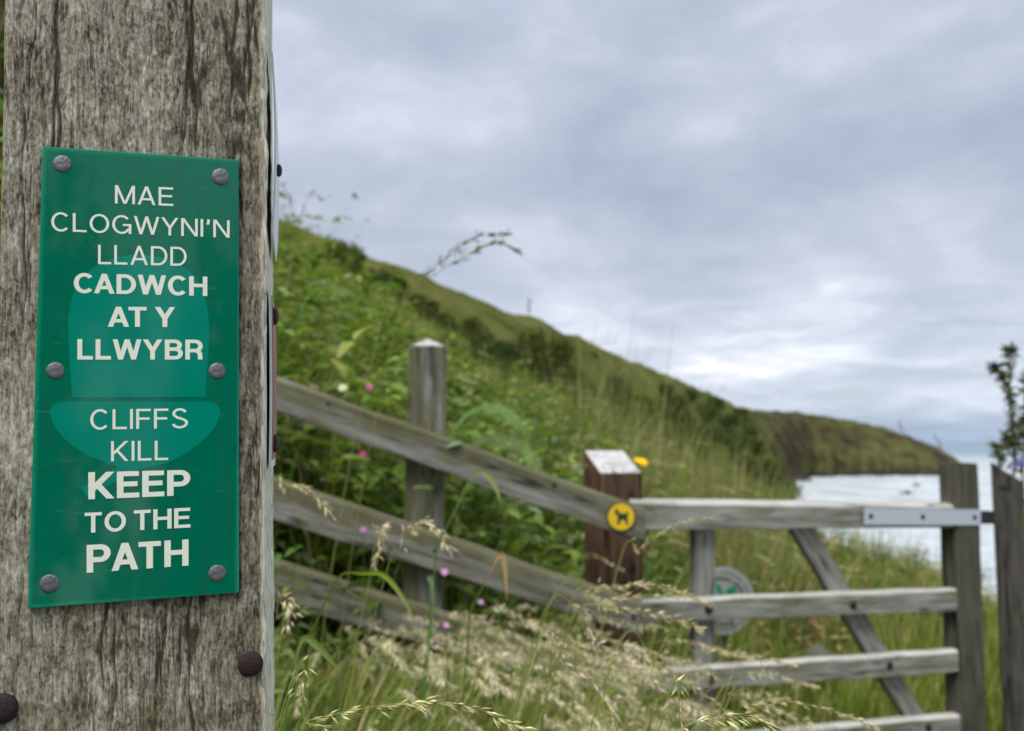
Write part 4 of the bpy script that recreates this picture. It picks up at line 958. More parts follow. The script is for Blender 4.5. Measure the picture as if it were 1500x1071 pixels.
def seed_head(pts, frac, nsp, ln, wd, cols, spread=0.55, hang=1.5, r=rng):
    """husks along the last part of a stalk, leaning outward and hanging"""
    n = len(pts); i = r.uniform(1 - frac, 0.999, nsp) * (n - 1); i0 = i.astype(int); fr = (i - i0)[:, None]
    P0 = pts[i0] * (1 - fr) + pts[np.minimum(i0 + 1, n - 1)] * fr
    tg = pts[np.minimum(i0 + 1, n - 1)] - pts[i0]; tg /= np.maximum(np.linalg.norm(tg, axis=1, keepdims=True), 1e-9)
    D = tg + r.normal(0, spread, (nsp, 3)) + np.array([0.1, 0, -hang]) * r.uniform(0.2, 1, (nsp, 1))
    off = r.uniform(0, 1, nsp)[:, None] * (D / np.linalg.norm(D, axis=1, keepdims=True)) * ln * 0.7
    return spikelets(P0 + off, D, ln * r.uniform(0.7, 1.25, nsp), wd * r.uniform(0.7, 1.2, nsp), hue(nsp, cols, [1] * len(cols), 0.15, r))
STRAW = [(0.42, 0.36, 0.22), (0.50, 0.45, 0.30), (0.36, 0.33, 0.16)]
PINKISH = [(0.50, 0.41, 0.33), (0.60, 0.53, 0.42), (0.45, 0.40, 0.24), (0.66, 0.61, 0.49), (0.40, 0.40, 0.18)]
parts = []
def mass(n, xr, yr, ok, hr, nsp, ln, wd, cols, frac=0.28, capped=False):
    b_ = scatter(n, xr, yr, ok); hh = rng.uniform(*hr, len(b_))
    if capped: hh = cap_height(b_, hh) * rng.uniform(0.92, 1.04, len(b_))
    for p, h in zip(b_, hh):
        h = float(h); a_ = random.gauss(WIND, 0.7); lean = random.uniform(0.15, 0.5) * h
        dx, dy = math.cos(a_), math.sin(a_)
        ctrl = [p, p + np.array([dx * lean * .2, dy * lean * .2, h * .5]), p + np.array([dx * lean * .6, dy * lean * .6, h * .86]), p + np.array([dx * lean, dy * lean, h * .97]), p + np.array([dx * lean * 1.45, dy * lean * 1.45, h * 0.93])]
        q = curve_pts(ctrl, 5); parts.append(tube(q, 0.0011, 0.0004, (0.20, 0.20, 0.07), 3)); parts.append(seed_head(q, frac, nsp, ln, wd, cols))
mass(520, (-0.9, 0.7), (1.15, 2.6), lambda x, y, t_, u_: (y < fence_y(x) - 0.15) & (x > -0.24 * y) & (x < 0.085 * y) & (y > 1.25), (0.6, 1.05), 60, 0.015, 0.0027, PINKISH, 0.26, True)
mass(300, (-3.5, 1.2), (3.1, 7.0), lambda x, y, t_, u_: (u_ > 0.5), (0.6, 1.0), 40, 0.013, 0.0035, STRAW)
mass(330, (0.5, 6), (4.6, 9.5), lambda x, y, t_, u_: (u_ < 2.2) & (u_ > -2.6) & (x / y < 0.34), (0.5, 0.95), 36, 0.014, 0.004, STRAW + PINKISH)
me = stuff('seeding_grass', parts, M_seed)
tag(link('seeding_grass', me, None, M_seed), 'pale drooping seed heads massed low before the fence', 'grass', kind='stuff')
print('seed tris', len(me.polygons))

# single stalks that stand out in the photograph: pixel course of the stalk, its distance, seed-head share
def stalk(label, px, Y, frac, nsp, ln, wd, cols, stem=(0.22, 0.24, 0.08), thick=0.0011, spread=0.5, hang=0.5, Y1=None, group='single grass stalks', awn=False):
    Y1 = Y if Y1 is None else Y1
    top = [np.array(at(x, y, Y + (Y1 - Y) * i / max(1, len(px) - 1))) for i, (x, y) in enumerate(px)]
    d = top[0] - top[1]; g0 = top[0] + d / np.linalg.norm(d) * 0.10
    gx, gy = g0[0] - 0.12, max(g0[1], 0.42); root = np.array([gx, gy, gz(gx, gy)])
    midp = root * 0.45 + top[0] * 0.55 + np.array([-0.03, 0, 0.02])
    q = curve_pts([root, midp] + top, 9); k0 = 18
    o = empty('grass_stalk', root, label, 'grass', group)
    r = np.random.default_rng(int(px[0][0] * 13 + px[-1][1]))
    link('stem', stuff('stem', [tube(q - root, thick, thick * 0.35, stem, 6)], M_leaf), o, M_leaf, Matrix.Translation(root))
    L = len(q); fr = frac * (L - 1 - k0) / (L - 1)
    sh = [seed_head(q - root, fr, nsp, ln, wd, cols, spread, hang, r)]
    if awn:
        v_, f_, c_ = sh[0]; tip = v_[5::6]; src = v_[0::6]; dd = tip - src
        sh.append(spikelets(tip - dd * 0.15, dd + r.normal(0, 0.002, dd.shape), np.full(len(tip), ln * 0.9), np.full(len(tip), 0.0003), np.tile([[0.16, 0.10, 0.05]], (len(tip), 1)), r))
    link('seed_head', stuff('seed_head', sh, M_seed), o, M_seed, Matrix.Translation(root))
OAT = [(0.46, 0.46, 0.22), (0.56, 0.53, 0.30), (0.38, 0.41, 0.15), (0.30, 0.26, 0.12)]
stalk('sharp straw-green oat stalk arching along the bottom edge beside the post', [(405, 1068), (450, 1056), (520, 1040), (590, 1030), (660, 1030), (720, 1046), (775, 1072)], 0.53, 1.0, 105, 0.0075, 0.0017, OAT, thick=0.0005, spread=0.30, hang=0.35, awn=True)
stalk('short pale oat spikelets hanging below the sharp arching stalk', [(410, 1066), (445, 1060), (470, 1064), (500, 1080)], 0.545, 0.6, 22, 0.0080, 0.0020, OAT, thick=0.0004, spread=0.35, hang=0.6, awn=True)
stalk('sharp oat stalk with dark awns at the bottom middle', [(960, 1090), (1000, 1066), (1040, 1051), (1085, 1047), (1120, 1058), (1160, 1085)], 0.56, 1.0, 55, 0.0085, 0.0020, OAT, thick=0.0005, spread=0.3, hang=0.3, awn=True)
stalk('tall dark grass stalk bending against the sky above the fence post', [(560, 470), (600, 424), (632, 394), (665, 368), (700, 346), (738, 341)], 2.05, 0.72, 70, 0.022, 0.0034, [(0.13, 0.14, 0.07), (0.18, 0.18, 0.09)], thick=0.0014, spread=0.35, hang=0.2)
stalk('second drooping stalk tip against the sky beside the tall dark one', [(590, 440), (634, 404), (670, 382), (702, 363), (728, 355), (757, 366)], 2.10, 0.70, 60, 0.022, 0.0034, [(0.15, 0.16, 0.08), (0.2, 0.2, 0.1)], thick=0.0012, spread=0.25, hang=0.2)
stalk('pale nodding seed head in front of the middle rail', [(560, 860), (585, 805), (600, 775), (625, 762), (648, 785), (655, 800)], 1.35, 0.75, 70, 0.013, 0.0032, PINKISH, spread=0.6, hang=1.1)
stalk('pale feathery seed head hanging left of the nodding one', [(535, 880), (545, 820), (552, 785), (560, 770), (556, 795), (548, 830)], 1.32, 0.6, 50, 0.013, 0.0032, PINKISH, spread=0.5, hang=1.2)
stalk('pale arched seed head against the middle rail beside the post', [(395, 740), (415, 712), (440, 712), (465, 730), (489, 757)], 1.25, 0.9, 55, 0.012, 0.0028, STRAW, spread=0.4, hang=0.6)
stalk('pinkish seed head low beside the near post edge', [(408, 960), (406, 905), (408, 880), (415, 872), (424, 890), (421, 916)], 1.05, 0.6, 46, 0.011, 0.003, PINKISH, spread=0.5, hang=0.8)
stalk('long straw seed head crossing the brown gatepost foot', [(800, 900), (860, 866), (910, 858), (960, 856), (1012, 872)], 1.30, 0.85, 80, 0.012, 0.0026, STRAW, spread=0.35, hang=0.35)
stalk('straw seed head reaching the gate upright from the left', [(790, 915), (850, 890), (910, 876), (980, 872), (1040, 884)], 1.28, 0.85, 85, 0.012, 0.0026, STRAW, spread=0.35, hang=0.35)
stalk('drooping straw seed head just below the middle gate rail', [(830, 900), (880, 888), (940, 896), (990, 908), (1028, 920)], 1.26, 0.8, 70, 0.012, 0.0026, STRAW, spread=0.35, hang=0.45)
stalk('thin straw stalk lying along the lower gate rail', [(960, 970), (1020, 955), (1080, 958), (1130, 966), (1160, 974)], 1.20, 0.7, 46, 0.010, 0.0022, STRAW, spread=0.28, hang=0.35)
stalk('straw stalk arching below the lower gate rail', [(1060, 1045), (1110, 1030), (1160, 1028), (1220, 1042), (1270, 1060), (1310, 1085)], 1.0, 0.85, 70, 0.010, 0.0021, STRAW, spread=0.25, hang=0.3)
stalk('twin straw stalk hanging inside the arching one', [(1040, 1050), (1090, 1034), (1130, 1038), (1170, 1058), (1200, 1085)], 1.0, 0.8, 50, 0.010, 0.0021, STRAW, spread=0.25, hang=0.35)
stalk('slanting straw stalk in front of the brown gatepost right edge', [(905, 832), (935, 806), (965, 783), (1000, 765), (1045, 757)], 1.45, 0.9, 40, 0.011, 0.0022, STRAW, spread=0.22, hang=0.1)
stalk('long seed head drooping across the low gate corner', [(900, 960), (960, 972), (1010, 1000), (1060, 1040), (1085, 1075)], 1.15, 0.85, 80, 0.011, 0.0024, STRAW, spread=0.3, hang=0.4)
stalk('pinkish seed head drooping past the gatepost foot', [(830, 930), (870, 940), (910, 960), (945, 985), (968, 1010)], 1.12, 0.9, 70, 0.011, 0.0024, PINKISH, spread=0.3, hang=0.4)
stalk('pinkish seed head hanging lowest before the gatepost', [(780, 960), (830, 975), (870, 1000), (895, 1035), (905, 1071)], 1.05, 0.9, 80, 0.011, 0.0026, PINKISH, spread=0.35, hang=0.5)
stalk('lone grass tip standing above the hill skyline', [(772, 520), (773, 490), (774, 460), (775, 440)], 4.2, 0.6, 30, 0.02, 0.005, [(0.16, 0.17, 0.09)], spread=0.3, hang=0.1)
stalk('grass tip poking above the headland skyline', [(1340, 720), (1334, 670), (1325, 640), (1318, 622)], 4.6, 0.5, 26, 0.02, 0.004, [(0.15, 0.16, 0.09)], spread=0.25, hang=0.0)
stalk('grass tip poking above the headland point', [(1382, 720), (1380, 680), (1378, 655), (1370, 640)], 4.7, 0.5, 24, 0.02, 0.004, [(0.15, 0.16, 0.09)], spread=0.25, hang=0.0)
stalk('faint seed head against the sky beside the near post', [(418, 420), (430, 360), (440, 320), (452, 285), (468, 290)], 3.2, 0.5, 30, 0.018, 0.004, [(0.20, 0.21, 0.12)], spread=0.5, hang=0.3)
stalk('faint leaning seed head above the bank beside the post', [(425, 400), (432, 340), (428, 300), (412, 270)], 3.0, 0.4, 26, 0.018, 0.004, [(0.18, 0.2, 0.1)], spread=0.5, hang=0.3)
# three coarse leaves that cross the rails
def coarse_blade(label, px, Y, wdt, cols, group='coarse grass leaves'):
    pts = curve_pts([np.array(at(x, y, Y)) for x, y in px], 8); root = pts[0]; n = len(pts)
    gx, gy = root[0] - 0.05, root[1]; g0 = np.array([gx, gy, gz(gx, gy)]); pts = np.vstack([curve_pts([g0, g0 * .5 + root * .5 + np.array([-.02, 0, 0]), root], 6)[:-1], pts]); n = len(pts)
    s_ = np.linspace(0, 1, n); wv = wdt * 0.5 * np.interp(s_, [0, 0.55, 0.75, 0.88, 1], [0.22, 0.25, 0.75, 0.6, 0.03])
    tg = np.gradient(pts, axis=0); sd_ = np.cross(tg, [0, 1, 0.25]); sd_ /= np.linalg.norm(sd_, axis=1, keepdims=True); nn = np.cross(tg, sd_); nn /= np.linalg.norm(nn, axis=1, keepdims=True)
    v = np.stack([pts + sd_ * wv[:, None] + nn * wv[:, None] * .4, pts, pts - sd_ * wv[:, None] + nn * wv[:, None] * .4], 1).reshape(-1, 3) - g0
    id_ = np.arange(n * 3).reshape(n, 3); f = np.concatenate([np.stack([id_[:-1, j], id_[1:, j], id_[1:, j + 1], id_[:-1, j + 1]], -1) for j in (0, 1)])
    k = np.array([np.interp(s_, np.linspace(0, 1, len(cols)), [c_[i] for c_ in cols]) for i in range(3)]).T
    o = empty('grass_leaf', g0, label, 'grass', group)
    link('blade', stuff('blade', [(v, f, np.repeat(k, 3, 0))], M_leaf), o, M_leaf, Matrix.Translation(g0))
GR, YG, TAN = (0.06, 0.12, 0.02), (0.20, 0.28, 0.02), (0.38, 0.25, 0.12)
coarse_blade('yellow-green grass leaf bent flat over the bottom rail', [(455, 930), (478, 880), (500, 842), (530, 840), (562, 842), (590, 875), (612, 920)], 1.25, 0.011, [GR, GR, GR, GR, YG, YG, (0.22, 0.26, 0.10), (0.20, 0.22, 0.10)])
coarse_blade('tan dry grass leaf bent down in front of the middle rail', [(690, 890), (712, 850), (730, 815), (738, 820), (743, 880)], 1.5, 0.012, [GR, GR, GR, TAN, TAN, TAN])
coarse_blade('long pale grass leaf arching over the upper rail', [(640, 800), (670, 740), (690, 700), (705, 690), (722, 705), (735, 740)], 1.8, 0.016, [GR, GR, (0.16, 0.2, 0.07), (0.25, 0.29, 0.14), (0.25, 0.29, 0.14)])
coarse_blade('bright broad grass leaf curling beside the near post foot', [(420, 1040), (430, 985), (444, 935), (470, 950), (500, 985)], 0.95, 0.012, [GR, (0.10, 0.18, 0.04), (0.20, 0.27, 0.09), (0.20, 0.27, 0.09)])
coarse_blade('broad green grass leaf with orange tip near the post foot', [(415, 1040), (450, 1010), (478, 990), (492, 978)], 0.92, 0.009, [GR, (0.12, 0.2, 0.04), (0.18, 0.2, 0.05), (0.40, 0.22, 0.08)])
coarse_blade('pale green blade standing between the lower rails', [(633, 905), (634, 880), (632, 855), (630, 845), (636, 862)], 1.5, 0.014, [GR, (0.1, 0.2, 0.06), (0.16, 0.26, 0.12), (0.2, 0.3, 0.14)])

# pink campion and other small flowers
def flower(name, label, px, py, Y, r, col, n=5, cat='flower', group=None, h=None):
    c = np.array(at(px, py, Y)); gx, gy = c[0] - 0.03, c[1] + 0.02; g0 = np.array([gx, gy, min(gz(gx, gy), c[2] - 0.25)])
    o = empty(name, g0, label, cat, group)
    q = curve_pts([g0, g0 * .5 + c * .5 + np.array([0.02, 0, 0]), c], 6)
    link('stem', stuff('stem', [tube(q - g0, 0.0016, 0.001, (0.09, 0.10, 0.03), 5)], M_leaf), o, M_leaf, Matrix.Translation(g0))
    a_ = np.arange(n) * math.tau / n + 0.3; rr = np.random.default_rng(int(px + py))
    face = np.array([0.2, -0.75, 0.6]); face /= np.linalg.norm(face); e1 = np.cross(face, [0, 0, 1]); e1 /= np.linalg.norm(e1); e2 = np.cross(face, e1)
    d = np.cos(a_)[:, None] * e1 + np.sin(a_)[:, None] * e2 + face * 0.15
    cols = np.clip(np.array(col)[None] * rr.uniform(0.8, 1.2, (n, 1)), 0, .9)
    pts_ = np.tile(c - g0, (n, 1))
    link('petals', stuff('petals', [leaves(pts_, d, np.tile(face, (n, 1)), np.full(n, r), np.full(n, r * 0.85), cols, 0.1, 0.1)], M_petal), o, M_petal, Matrix.Translation(g0))
    bm = bmesh.new(); bmesh.ops.create_uvsphere(bm, u_segments=8, v_segments=6, radius=r * 0.3)
    for v_ in bm.verts: v_.co.z *= 1.5
    link('calyx', mesh_bm('calyx', bm, True), o, M_dkgreen, Matrix.Translation(Vector(c) - Vector(face) * r * 0.35))
PK = (0.62, 0.09, 0.36); PU = (0.42, 0.16, 0.42)
for lab, x, y, Y, r, c_ in (('pink campion flower high on the bank beside the near post', 497, 518, 3.6, 0.020, PK), ('pink campion flower just above the top rail', 541, 567, 3.3, 0.018, PK),
    ('pink campion flower below the top rail left of the fence post', 531, 665, 3.1, 0.016, PK), ('dull red campion flower beneath the top rail', 519, 645, 3.2, 0.014, (0.35, 0.08, 0.16)),
    ('purple flower between top and middle rail by the near post', 473, 703, 3.1, 0.012, PU), ('mauve flower in front of the middle rail', 532, 776, 2.4, 0.011, PU),
    ('mauve flower right of the fence post foot', 651, 838, 2.5, 0.013, (0.55, 0.25, 0.55)), ('mauve flower low among the seed heads', 654, 916, 1.9, 0.009, (0.5, 0.25, 0.5)), ('small mauve flower under the middle rail', 704, 882, 2.3, 0.009, (0.45, 0.25, 0.45))):
    flower('campion_flower', lab, x, y, Y, r, c_, 5, 'flower', 'pink and mauve flowers on the bank')
flower('ragwort_flower', 'yellow flower head just right of the brown gatepost top', 942, 677, 4.2, 0.026, (0.75, 0.50, 0.01), 9)
flower('ragwort_flower', 'small yellow floret touching the yellow flower head', 933, 674, 4.22, 0.019, (0.75, 0.52, 0.02), 8)
flower('white_flower', 'cream flower clump just above the top rail', 502, 568, 3.25, 0.022, (0.62, 0.66, 0.45), 7)

# bracken fronds spilling over the fence post
def frond(label, px, Y0, Y1, wid, col):
    pts = curve_pts([np.array(at(x, y, Y0 + (Y1 - Y0) * i / (len(px) - 1))) for i, (x, y) in enumerate(px)], 7); g0 = np.array([pts[0][0], pts[0][1], gz(pts[0][0], pts[0][1])])
    o = empty('bracken_frond', g0, label, 'fern', 'bracken fronds behind the fence')
    q = np.vstack([g0[None], pts]) - g0
    link('stem', stuff('stem', [tube(q, 0.003, 0.001, (0.14, 0.15, 0.05), 5)], M_leaf), o, M_leaf, Matrix.Translation(g0))
    n = len(pts); ps, ds, ls = [], [], []
    tg = np.gradient(pts, axis=0); tg /= np.linalg.norm(tg, axis=1, keepdims=True); sd_ = np.cross(tg, [0.15, -0.45, 0.88]); sd_ /= np.linalg.norm(sd_, axis=1, keepdims=True)
    for i in range(2, n):
        s_ = i / n; wl = wid * math.sin(min(1, (1.06 - s_) * 1.5) * 1.57) * (0.4 + 0.6 * min(1, s_ * 3))
        for sg_ in (-1, 1):
            ax = sd_[i] * sg_ + tg[i] * 0.45; ax /= np.linalg.norm(ax)
            for k in range(7):
                f_ = (k + 0.5) / 7; p = pts[i] - g0 + ax * wl * f_ + np.array([0, 0, -0.25 * wl * f_ ** 2])
                for s2 in (-1, 1): ps.append(p); ds.append(tg[i] * s2 + ax * 0.7); ls.append(wl * 0.24 * (1.05 - f_) + 0.004)
    ps, ds, ls = np.array(ps), np.array(ds), np.array(ls); r = np.random.default_rng(int(px[0][0]))
    link('leaflets', stuff('leaflets', [leaves(ps, ds, np.tile([0.1, -0.4, 0.9], (len(ps), 1)) + r.normal(0, .2, (len(ps), 3)), ls, ls * 0.55, hue(len(ps), [col], [1], 0.2, r), 0.1, 0.15)], M_leaf), o, M_leaf, Matrix.Translation(g0))
frond('bright green bracken frond arching right of the fence post', [(640, 700), (665, 630), (700, 598), (740, 604), (775, 640)], 3.35, 3.05, 0.085, (0.12, 0.22, 0.06))
frond('bracken frond drooping onto the top rail right of the post', [(650, 720), (690, 655), (730, 640), (765, 655), (792, 690)], 3.25, 3.0, 0.075, (0.14, 0.21, 0.08))
frond('bracken frond left of the fence post above the top rail', [(500, 690), (530, 600), (560, 545), (592, 540)], 3.5, 3.25, 0.085, (0.11, 0.2, 0.05))
frond('bracken frond high on the bank beside the near post', [(430, 560), (440, 470), (470, 420), (515, 430)], 3.7, 3.4, 0.09, (0.09, 0.17, 0.04))
frond('bracken frond below the top rail beside the near post', [(430, 800), (450, 730), (480, 690), (520, 690), (550, 720)], 3.3, 3.05, 0.08, (0.10, 0.17, 0.06))

# shrubs on the hillside
def shrub_proto(seed, nleaf, cols):
    r = np.random.default_rng(seed); cl = []
    for k in range(13):
        a_ = r.uniform(0, 6.28); rad = r.uniform(0.0, 0.72); z = r.uniform(0.25, 0.95); cl.append((rad * math.cos(a_) * (1.15 - z * .55), rad * math.sin(a_) * (1.15 - z * .55), z, r.uniform(0.20, 0.38)))
    cl = np.array(cl); i = r.integers(0, len(cl), nleaf)
    d = r.normal(size=(nleaf, 3)); d /= np.linalg.norm(d, axis=1, keepdims=True)
    rr = cl[i, 3] * r.uniform(0.35, 1.12, nleaf) ** 0.6
    p = cl[i, :3] + d * rr[:, None]; p[:, 2] = np.maximum(p[:, 2] * 0.95, 0.02)
    dirv = d + r.normal(0, 0.6, (nleaf, 3)) + np.array([0, 0, 0.3]); ll = r.uniform(0.07, 0.15, nleaf)
    tone = (0.8 + 0.4 * r.random(len(cl)))[i]
    fol = stuff('foliage', [leaves(p, dirv, d + r.normal(0, .5, (nleaf, 3)), ll, ll * 0.5, hue(nleaf, cols, [1] * len(cols), 0.2, r) * tone[:, None])], M_leaf)
    st = []
    for k in range(len(cl)):
        e = cl[k, :3]; st.append(tube(curve_pts([np.zeros(3), e * np.array([.4, .4, .55]), e], 4), 0.035, 0.008, (0.06, 0.045, 0.03), 5))
    stm = stuff('stem', st, M_leaf)
    for m_ in (fol, stm): m_.materials.append(M_leaf)
    return fol, stm
DARK = [(0.030, 0.052, 0.012), (0.045, 0.070, 0.016), (0.062, 0.085, 0.022)]
OLIVE = [(0.055, 0.078, 0.014), (0.080, 0.10, 0.020), (0.115, 0.125, 0.030)]
protoD = [shrub_proto(s_, 2600, DARK) for s_ in (41, 42, 43)]; protoO = [shrub_proto(s_, 2600, OLIVE) for s_ in (51, 52)]
def shrub(label, loc, w_, h_, proto, rot, group=None, name='hillside_shrub'):
    o = empty(name, loc, label, 'shrub', group); o.scale = (w_, w_, h_); o.rotation_euler = (0, 0, rot)
    for nm, me_ in (('foliage', proto[0]), ('stem', proto[1])):
        c_ = bpy.data.objects.new(nm, me_); COL.objects.link(c_); c_.parent = o
def shrub_px(label, px, py, rpx, hpx, proto, group=None, dmax=None):
    """px,py: where its foot shows on the slope"""
    p = hit(px, py, 6.0)
    if p is None: return
    D = p.y if dmax is None else min(p.y, dmax)
    k = D / F; shrub(label, (p.x, p.y, p.z - 0.12 * hpx * k), rpx * k, hpx * k * 1.12, proto, random.uniform(0, 6.28), group)
singles = [('dark rounded shrub on the skyline left of the tall grass stalk', 570, 462, 56, 58, protoD[0]), ('dark shrub behind the top of the fence post', 650, 500, 34, 36, protoD[1]),
    ('dark shrub right of the fence post', 700, 562, 40, 70, protoD[2]), ('tall olive shrub in the middle of the hillside', 775, 585, 56, 84, protoO[0]),
    ('dark hollow shrub at the foot of the olive one', 800, 600, 30, 56, protoD[0]), ('olive shrub above the brown gatepost', 860, 640, 42, 70, protoO[1]), ('dark shrub behind the brown gatepost on the slope', 905, 610, 32, 52, protoD[1]),
    ('green shrub on the bank skyline beside the near post', 505, 420, 60, 56, protoO[0]), ('lone dark shrub high on the upper hillside', 872, 526, 10, 10, protoD[2]), ('tiny dark shrub high on the crest slope', 838, 520, 9, 9, protoD[1])]
for lab, x, y, r_, h_, pr in singles: shrub_px(lab, x, y, r_, h_, pr)
for i, (x, y, r_, h_) in enumerate(((735, 560, 46, 52), (720, 600, 44, 48), (820, 560, 40, 56), (840, 600, 46, 52), (760, 620, 50, 48), (660, 540, 40, 40), (610, 470, 44, 34), (545, 440, 50, 40), (890, 650, 40, 40), (925, 640, 36, 44), (690, 500, 36, 30), (635, 470, 36, 26))):
    shrub_px('low olive bush in the scrub behind the fence post', x, y, r_, h_, protoO[i % 2] if i % 4 else protoD[i % 3], 'scrub on the slope behind the fence')
belt = [(930, 612, 26, 40), (962, 622, 26, 42), (955, 652, 28, 40), (992, 608, 24, 36), (1002, 640, 30, 44), (1032, 622, 24, 38), (1040, 655, 30, 44), (1020, 668, 30, 34), (1070, 640, 24, 40), (1076, 664, 26, 36), (1100, 650, 20, 34), (1108, 668, 22, 30), (1132, 664, 18, 24), (1150, 668, 14, 18), (1050, 600, 18, 24), (1085, 618, 16, 24), (975, 580, 18, 22), (1012, 590, 16, 22), (985, 668, 30, 36), (945, 668, 30, 34)]
for i, (x, y, r_, h_) in enumerate(belt): shrub_px('dark shrub in the thicket along the lower hillside', x, y, r_ * 1.45, h_ * 0.72, (protoD + protoO[:1])[i % 4], 'thicket along the lower hillside')
# scrub on the landward side, left of and behind the near post, and the hedge behind the viewer that the sign reflects
shrub('green shrub at the far left edge behind the near post', (-2.75, 4.2, gz(-2.75, 4.2) - 0.1), 0.9, 2.4, protoO[1], 1.0)
for i, x in enumerate((-4.5, -2.6, -0.7, 1.2, 3.1, 5.0)):
    shrub('dark hedge shrub behind the viewpoint, mirrored in the green sign', (x, -6.0 - 0.35 * (i % 2), gz(x, -6.0) - 0.1), 1.35, 2.55 - gz(x, -6.0) * 1.0 + 0.25 * (i % 3), protoD[i % 3], i * 1.3, 'hedge behind the viewpoint', 'hedge_shrub')

# blue-flowered spiky plant beside the hanging post
def bugloss():
    Y = 4.1; base = at(1492, 780, Y); g0 = np.array([base.x, base.y, gz(base.x, base.y)])
    o = empty('spiky_plant', g0, 'dark spiky thistle-like plant with blue flowers behind the hanging post', 'plant')
    courses = [[(1490, 800), (1486, 690), (1480, 600), (1474, 560), (1462, 545), (1458, 540)], [(1488, 690), (1484, 620), (1479, 570), (1480, 530), (1480, 512)], [(1496, 760), (1500, 660), (1502, 600), (1500, 550)], [(1470, 760), (1466, 700), (1461, 665), (1459, 650)], [(1487, 660), (1492, 640), (1498, 620), (1505, 600)], [(1484, 650), (1476, 640), (1470, 660)]]
    st = []; ps, ds, ls = [], [], []; r = np.random.default_rng(77)
    for c_ in courses:
        q = curve_pts([np.array(at(x, y, Y)) for x, y in c_], 8); st.append(tube(q - g0, 0.005, 0.003, (0.10, 0.10, 0.05), 5))
        for i in range(2, len(q)):
            for k in range(5):
                a_ = r.uniform(0, 6.28); ps.append(q[i] - g0); ds.append([math.cos(a_), math.sin(a_), r.normal(0.1, 0.5)]); ls.append(r.uniform(0.02, 0.055))
    st.append(tube(curve_pts([np.zeros(3), np.array(at(1490, 800, Y)) - g0], 6), 0.007, 0.005, (0.10, 0.10, 0.05), 5))
    link('stem', stuff('stem', st, M_leaf), o, M_leaf, Matrix.Translation(g0))
    ps, ds, ls = np.array(ps), np.array(ds), np.array(ls)
    link('leaves', stuff('leaves', [leaves(ps, ds, r.normal(0, 1, (len(ps), 3)), ls, ls * 0.3, hue(len(ps), [(0.09, 0.11, 0.06), (0.07, 0.085, 0.045), (0.15, 0.16, 0.10)], [1, 1, 1], 0.2, r))], M_leaf), o, M_leaf, Matrix.Translation(g0))
    for x, y, s_, c_ in ((1458, 538, 0.045, (0.06, 0.05, 0.14)), (1480, 513, 0.045, (0.05, 0.05, 0.10)), (1492, 683, 0.04, (0.22, 0.18, 0.55))):
        c3 = np.array(at(x, y, Y - (0.35 if y > 600 else 0))); n = 26; d = r.normal(0, 1, (n, 3)); d[:, 2] = np.abs(d[:, 2]) * 0.6
        link('flower', stuff('flower', [leaves(np.tile(c3 - g0, (n, 1)), d, r.normal(0, 1, (n, 3)), r.uniform(.6, 1.2, n) * s_, np.full(n, s_ * .3), hue(n, [c_], [1], .2, r))], M_petal), o, M_petal, Matrix.Translation(g0))
bugloss()

# stones in the grass beyond the gate
def rock(label, px, py, Y, r_, flat=0.6):
    p = at(px, py, Y); bm = bmesh.new(); bmesh.ops.create_icosphere(bm, subdivisions=3, radius=r_)
    for v_ in bm.verts:
        n_ = v_.co.normalized(); k = 1 + 0.16 * math.sin(n_.x * 4 + px) + 0.12 * math.sin(n_.y * 6 + 1) + 0.07 * math.sin(n_.z * 9 + n_.x * 7)
        v_.co *= k; v_.co.z *= flat
    o = link('stone', mesh_bm('stone', bm, True), None, M_stone, Matrix.Translation((p.x, p.y, p.z))); tag(o, label, 'stone')
rock('rounded grey stone in the grass seen above the lower gate rail', 1202, 966, 4.9, 0.10)

# dark rocks at the foot of the slope, on the waterline
M_shore = plain('dark_shore_rock', (0.035, 0.032, 0.028), 0.9, scale=0.6, var=0.6, bump=0.3)
def shore_rock(label, px, py, wpx, hpx, seed):
    d = ray(px, py); k = (SEA - CAMZ) / d.z; p = EYE + d * k; rr = random.Random(seed); ph = [rr.uniform(0, 6) for _ in range(4)]
    W_, H_ = wpx * p.y / F, hpx * p.y / F; bm = bmesh.new(); bmesh.ops.create_icosphere(bm, subdivisions=3, radius=1)
    for v_ in bm.verts:
        n_ = v_.co.normalized(); k = 1 + 0.25 * math.sin(n_.x * 5 + ph[0]) * math.sin(n_.y * 4 + ph[1]) + 0.18 * math.sin(n_.z * 7 + n_.x * 6 + ph[2]) + rr.uniform(-.05, .05)
        v_.co = Vector((n_.x * k * W_ * .5, n_.y * k * W_ * .6, n_.z * k * H_))
    tag(link('shore_rock', mesh_bm('shore_rock', bm), None, M_shore, Matrix.Translation(p)), label, 'rock', 'rocks on the bay shore')
for i, (lab, x, y, w_, h_) in enumerate((('dark rock at the water edge under the headland slope', 1176, 704, 24, 6), ('broad dark shore rock left of the bay', 1150, 711, 30, 9), ('low dark shore rock nearest the gate rail', 1140, 722, 22, 5), ('small dark rock standing in the bay shallows', 1172, 716, 9, 3), ('dark shore rock under the hill foot', 1120, 731, 16, 4))):
    shore_rock(lab, x, y, w_, h_, 60 + i)
for lab, x, y, r_, h_ in (('olive bush on the cliff edge above the gate rail', 1128, 716, 30, 34), ('low bush on the cliff edge nearest the water', 1154, 735, 24, 26), ('small bush on the cliff edge farther up', 1098, 700, 26, 26)):
    shrub_px(lab, x, y, r_, h_, protoO[0] if r_ != 24 else protoD[1])

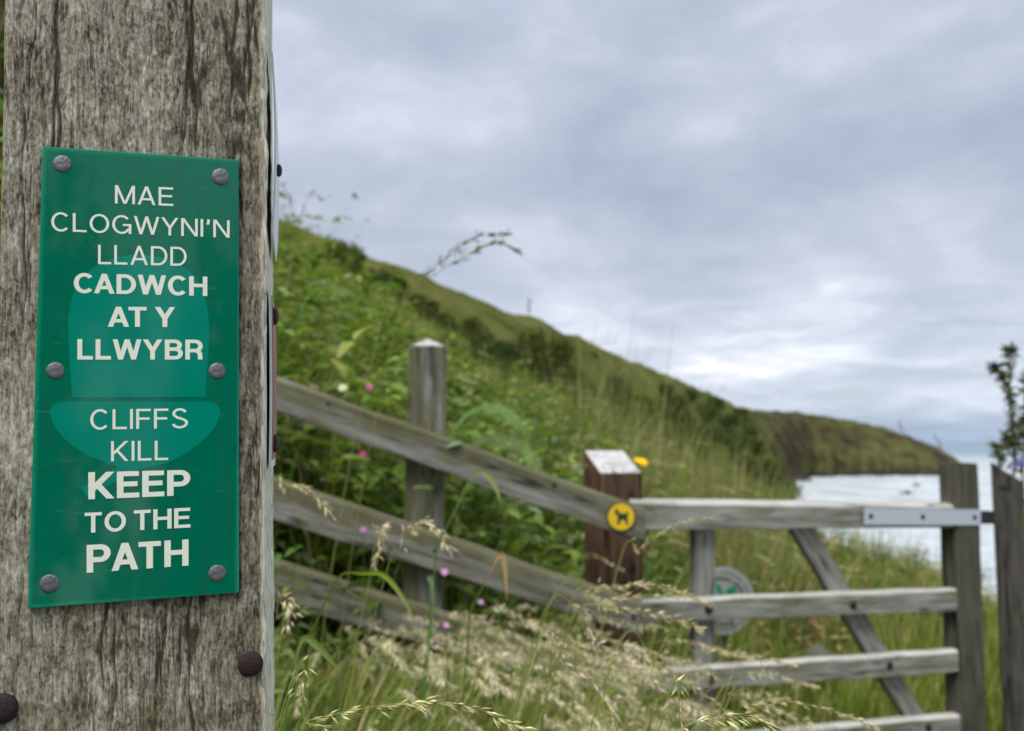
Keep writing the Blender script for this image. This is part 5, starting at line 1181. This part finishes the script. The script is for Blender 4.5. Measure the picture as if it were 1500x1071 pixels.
# two moored boats
def boat(label, px, py, L, rot, seed):
    d = ray(px, py); k = (SEA - CAMZ) / d.z; p = EYE + d * k
    o = empty('moored_boat', p, label, 'boat', 'boats moored in the bay'); o.rotation_euler = (0, 0, rot)
    n = 12; v, f = [], []
    for i in range(n + 1):
        s_ = i / n; bw = 0.30 * L * (math.sin(min(1, 1.25 * (1 - s_) + 0.02) * 1.5708) ** 0.7) * 0.55 * (0.85 + .15 * min(1, s_ * 5)); sh = 0.10 * L * (1 + 0.6 * s_ ** 2)
        x = (s_ - 0.5) * L
        v += [(x, -bw, sh), (x, -bw * 0.8, 0.02 * L), (x, 0, -0.03 * L), (x, bw * 0.8, 0.02 * L), (x, bw, sh)]
    for i in range(n):
        for j in range(4): f.append((i * 5 + j, i * 5 + 5 + j, i * 5 + 6 + j, i * 5 + 1 + j))
        f.append((i * 5 + 4, i * 5 + 9, i * 5 + 5, i * 5))
    f.append((0, 1, 2, 3)); f.append((0, 3, 4, 4))
    f = [q if len(set(q)) == 4 else q[:3] for q in f]
    me = bpy.data.meshes.new('hull'); me.from_pydata(v, [], f); me.update()
    for nm, m_ in (('hull', me),): c_ = bpy.data.objects.new(nm, m_); m_.materials.append(M_hull); COL.objects.link(c_); c_.parent = o
    bm = bmesh.new(); bmesh.ops.create_cube(bm, size=1)
    for v_ in bm.verts: v_.co = Vector((v_.co.x * 0.28 * L * (0.8 if v_.co.z > 0 else 1) + (0.1 if seed else -0.05) * L, v_.co.y * 0.2 * L * (0.85 if v_.co.z > 0 else 1), v_.co.z * 0.14 * L + 0.2 * L))
    bmesh.ops.bevel(bm, geom=bm.edges[:], offset=0.015 * L, segments=1, affect='EDGES')
    c_ = bpy.data.objects.new('cabin', mesh_bm('cabin', bm)); c_.data.materials.append(M_hull); COL.objects.link(c_); c_.parent = o
M_hull = plain('dark_hull_paint', (0.05, 0.065, 0.075), 0.5, scale=3)
boat('dark moored boat farther out in the bay', 1343, 712, 6.6, 0.15, 0)
boat('dark moored boat nearer in the bay with low cabin', 1327, 724, 7.2, 0.1, 1)
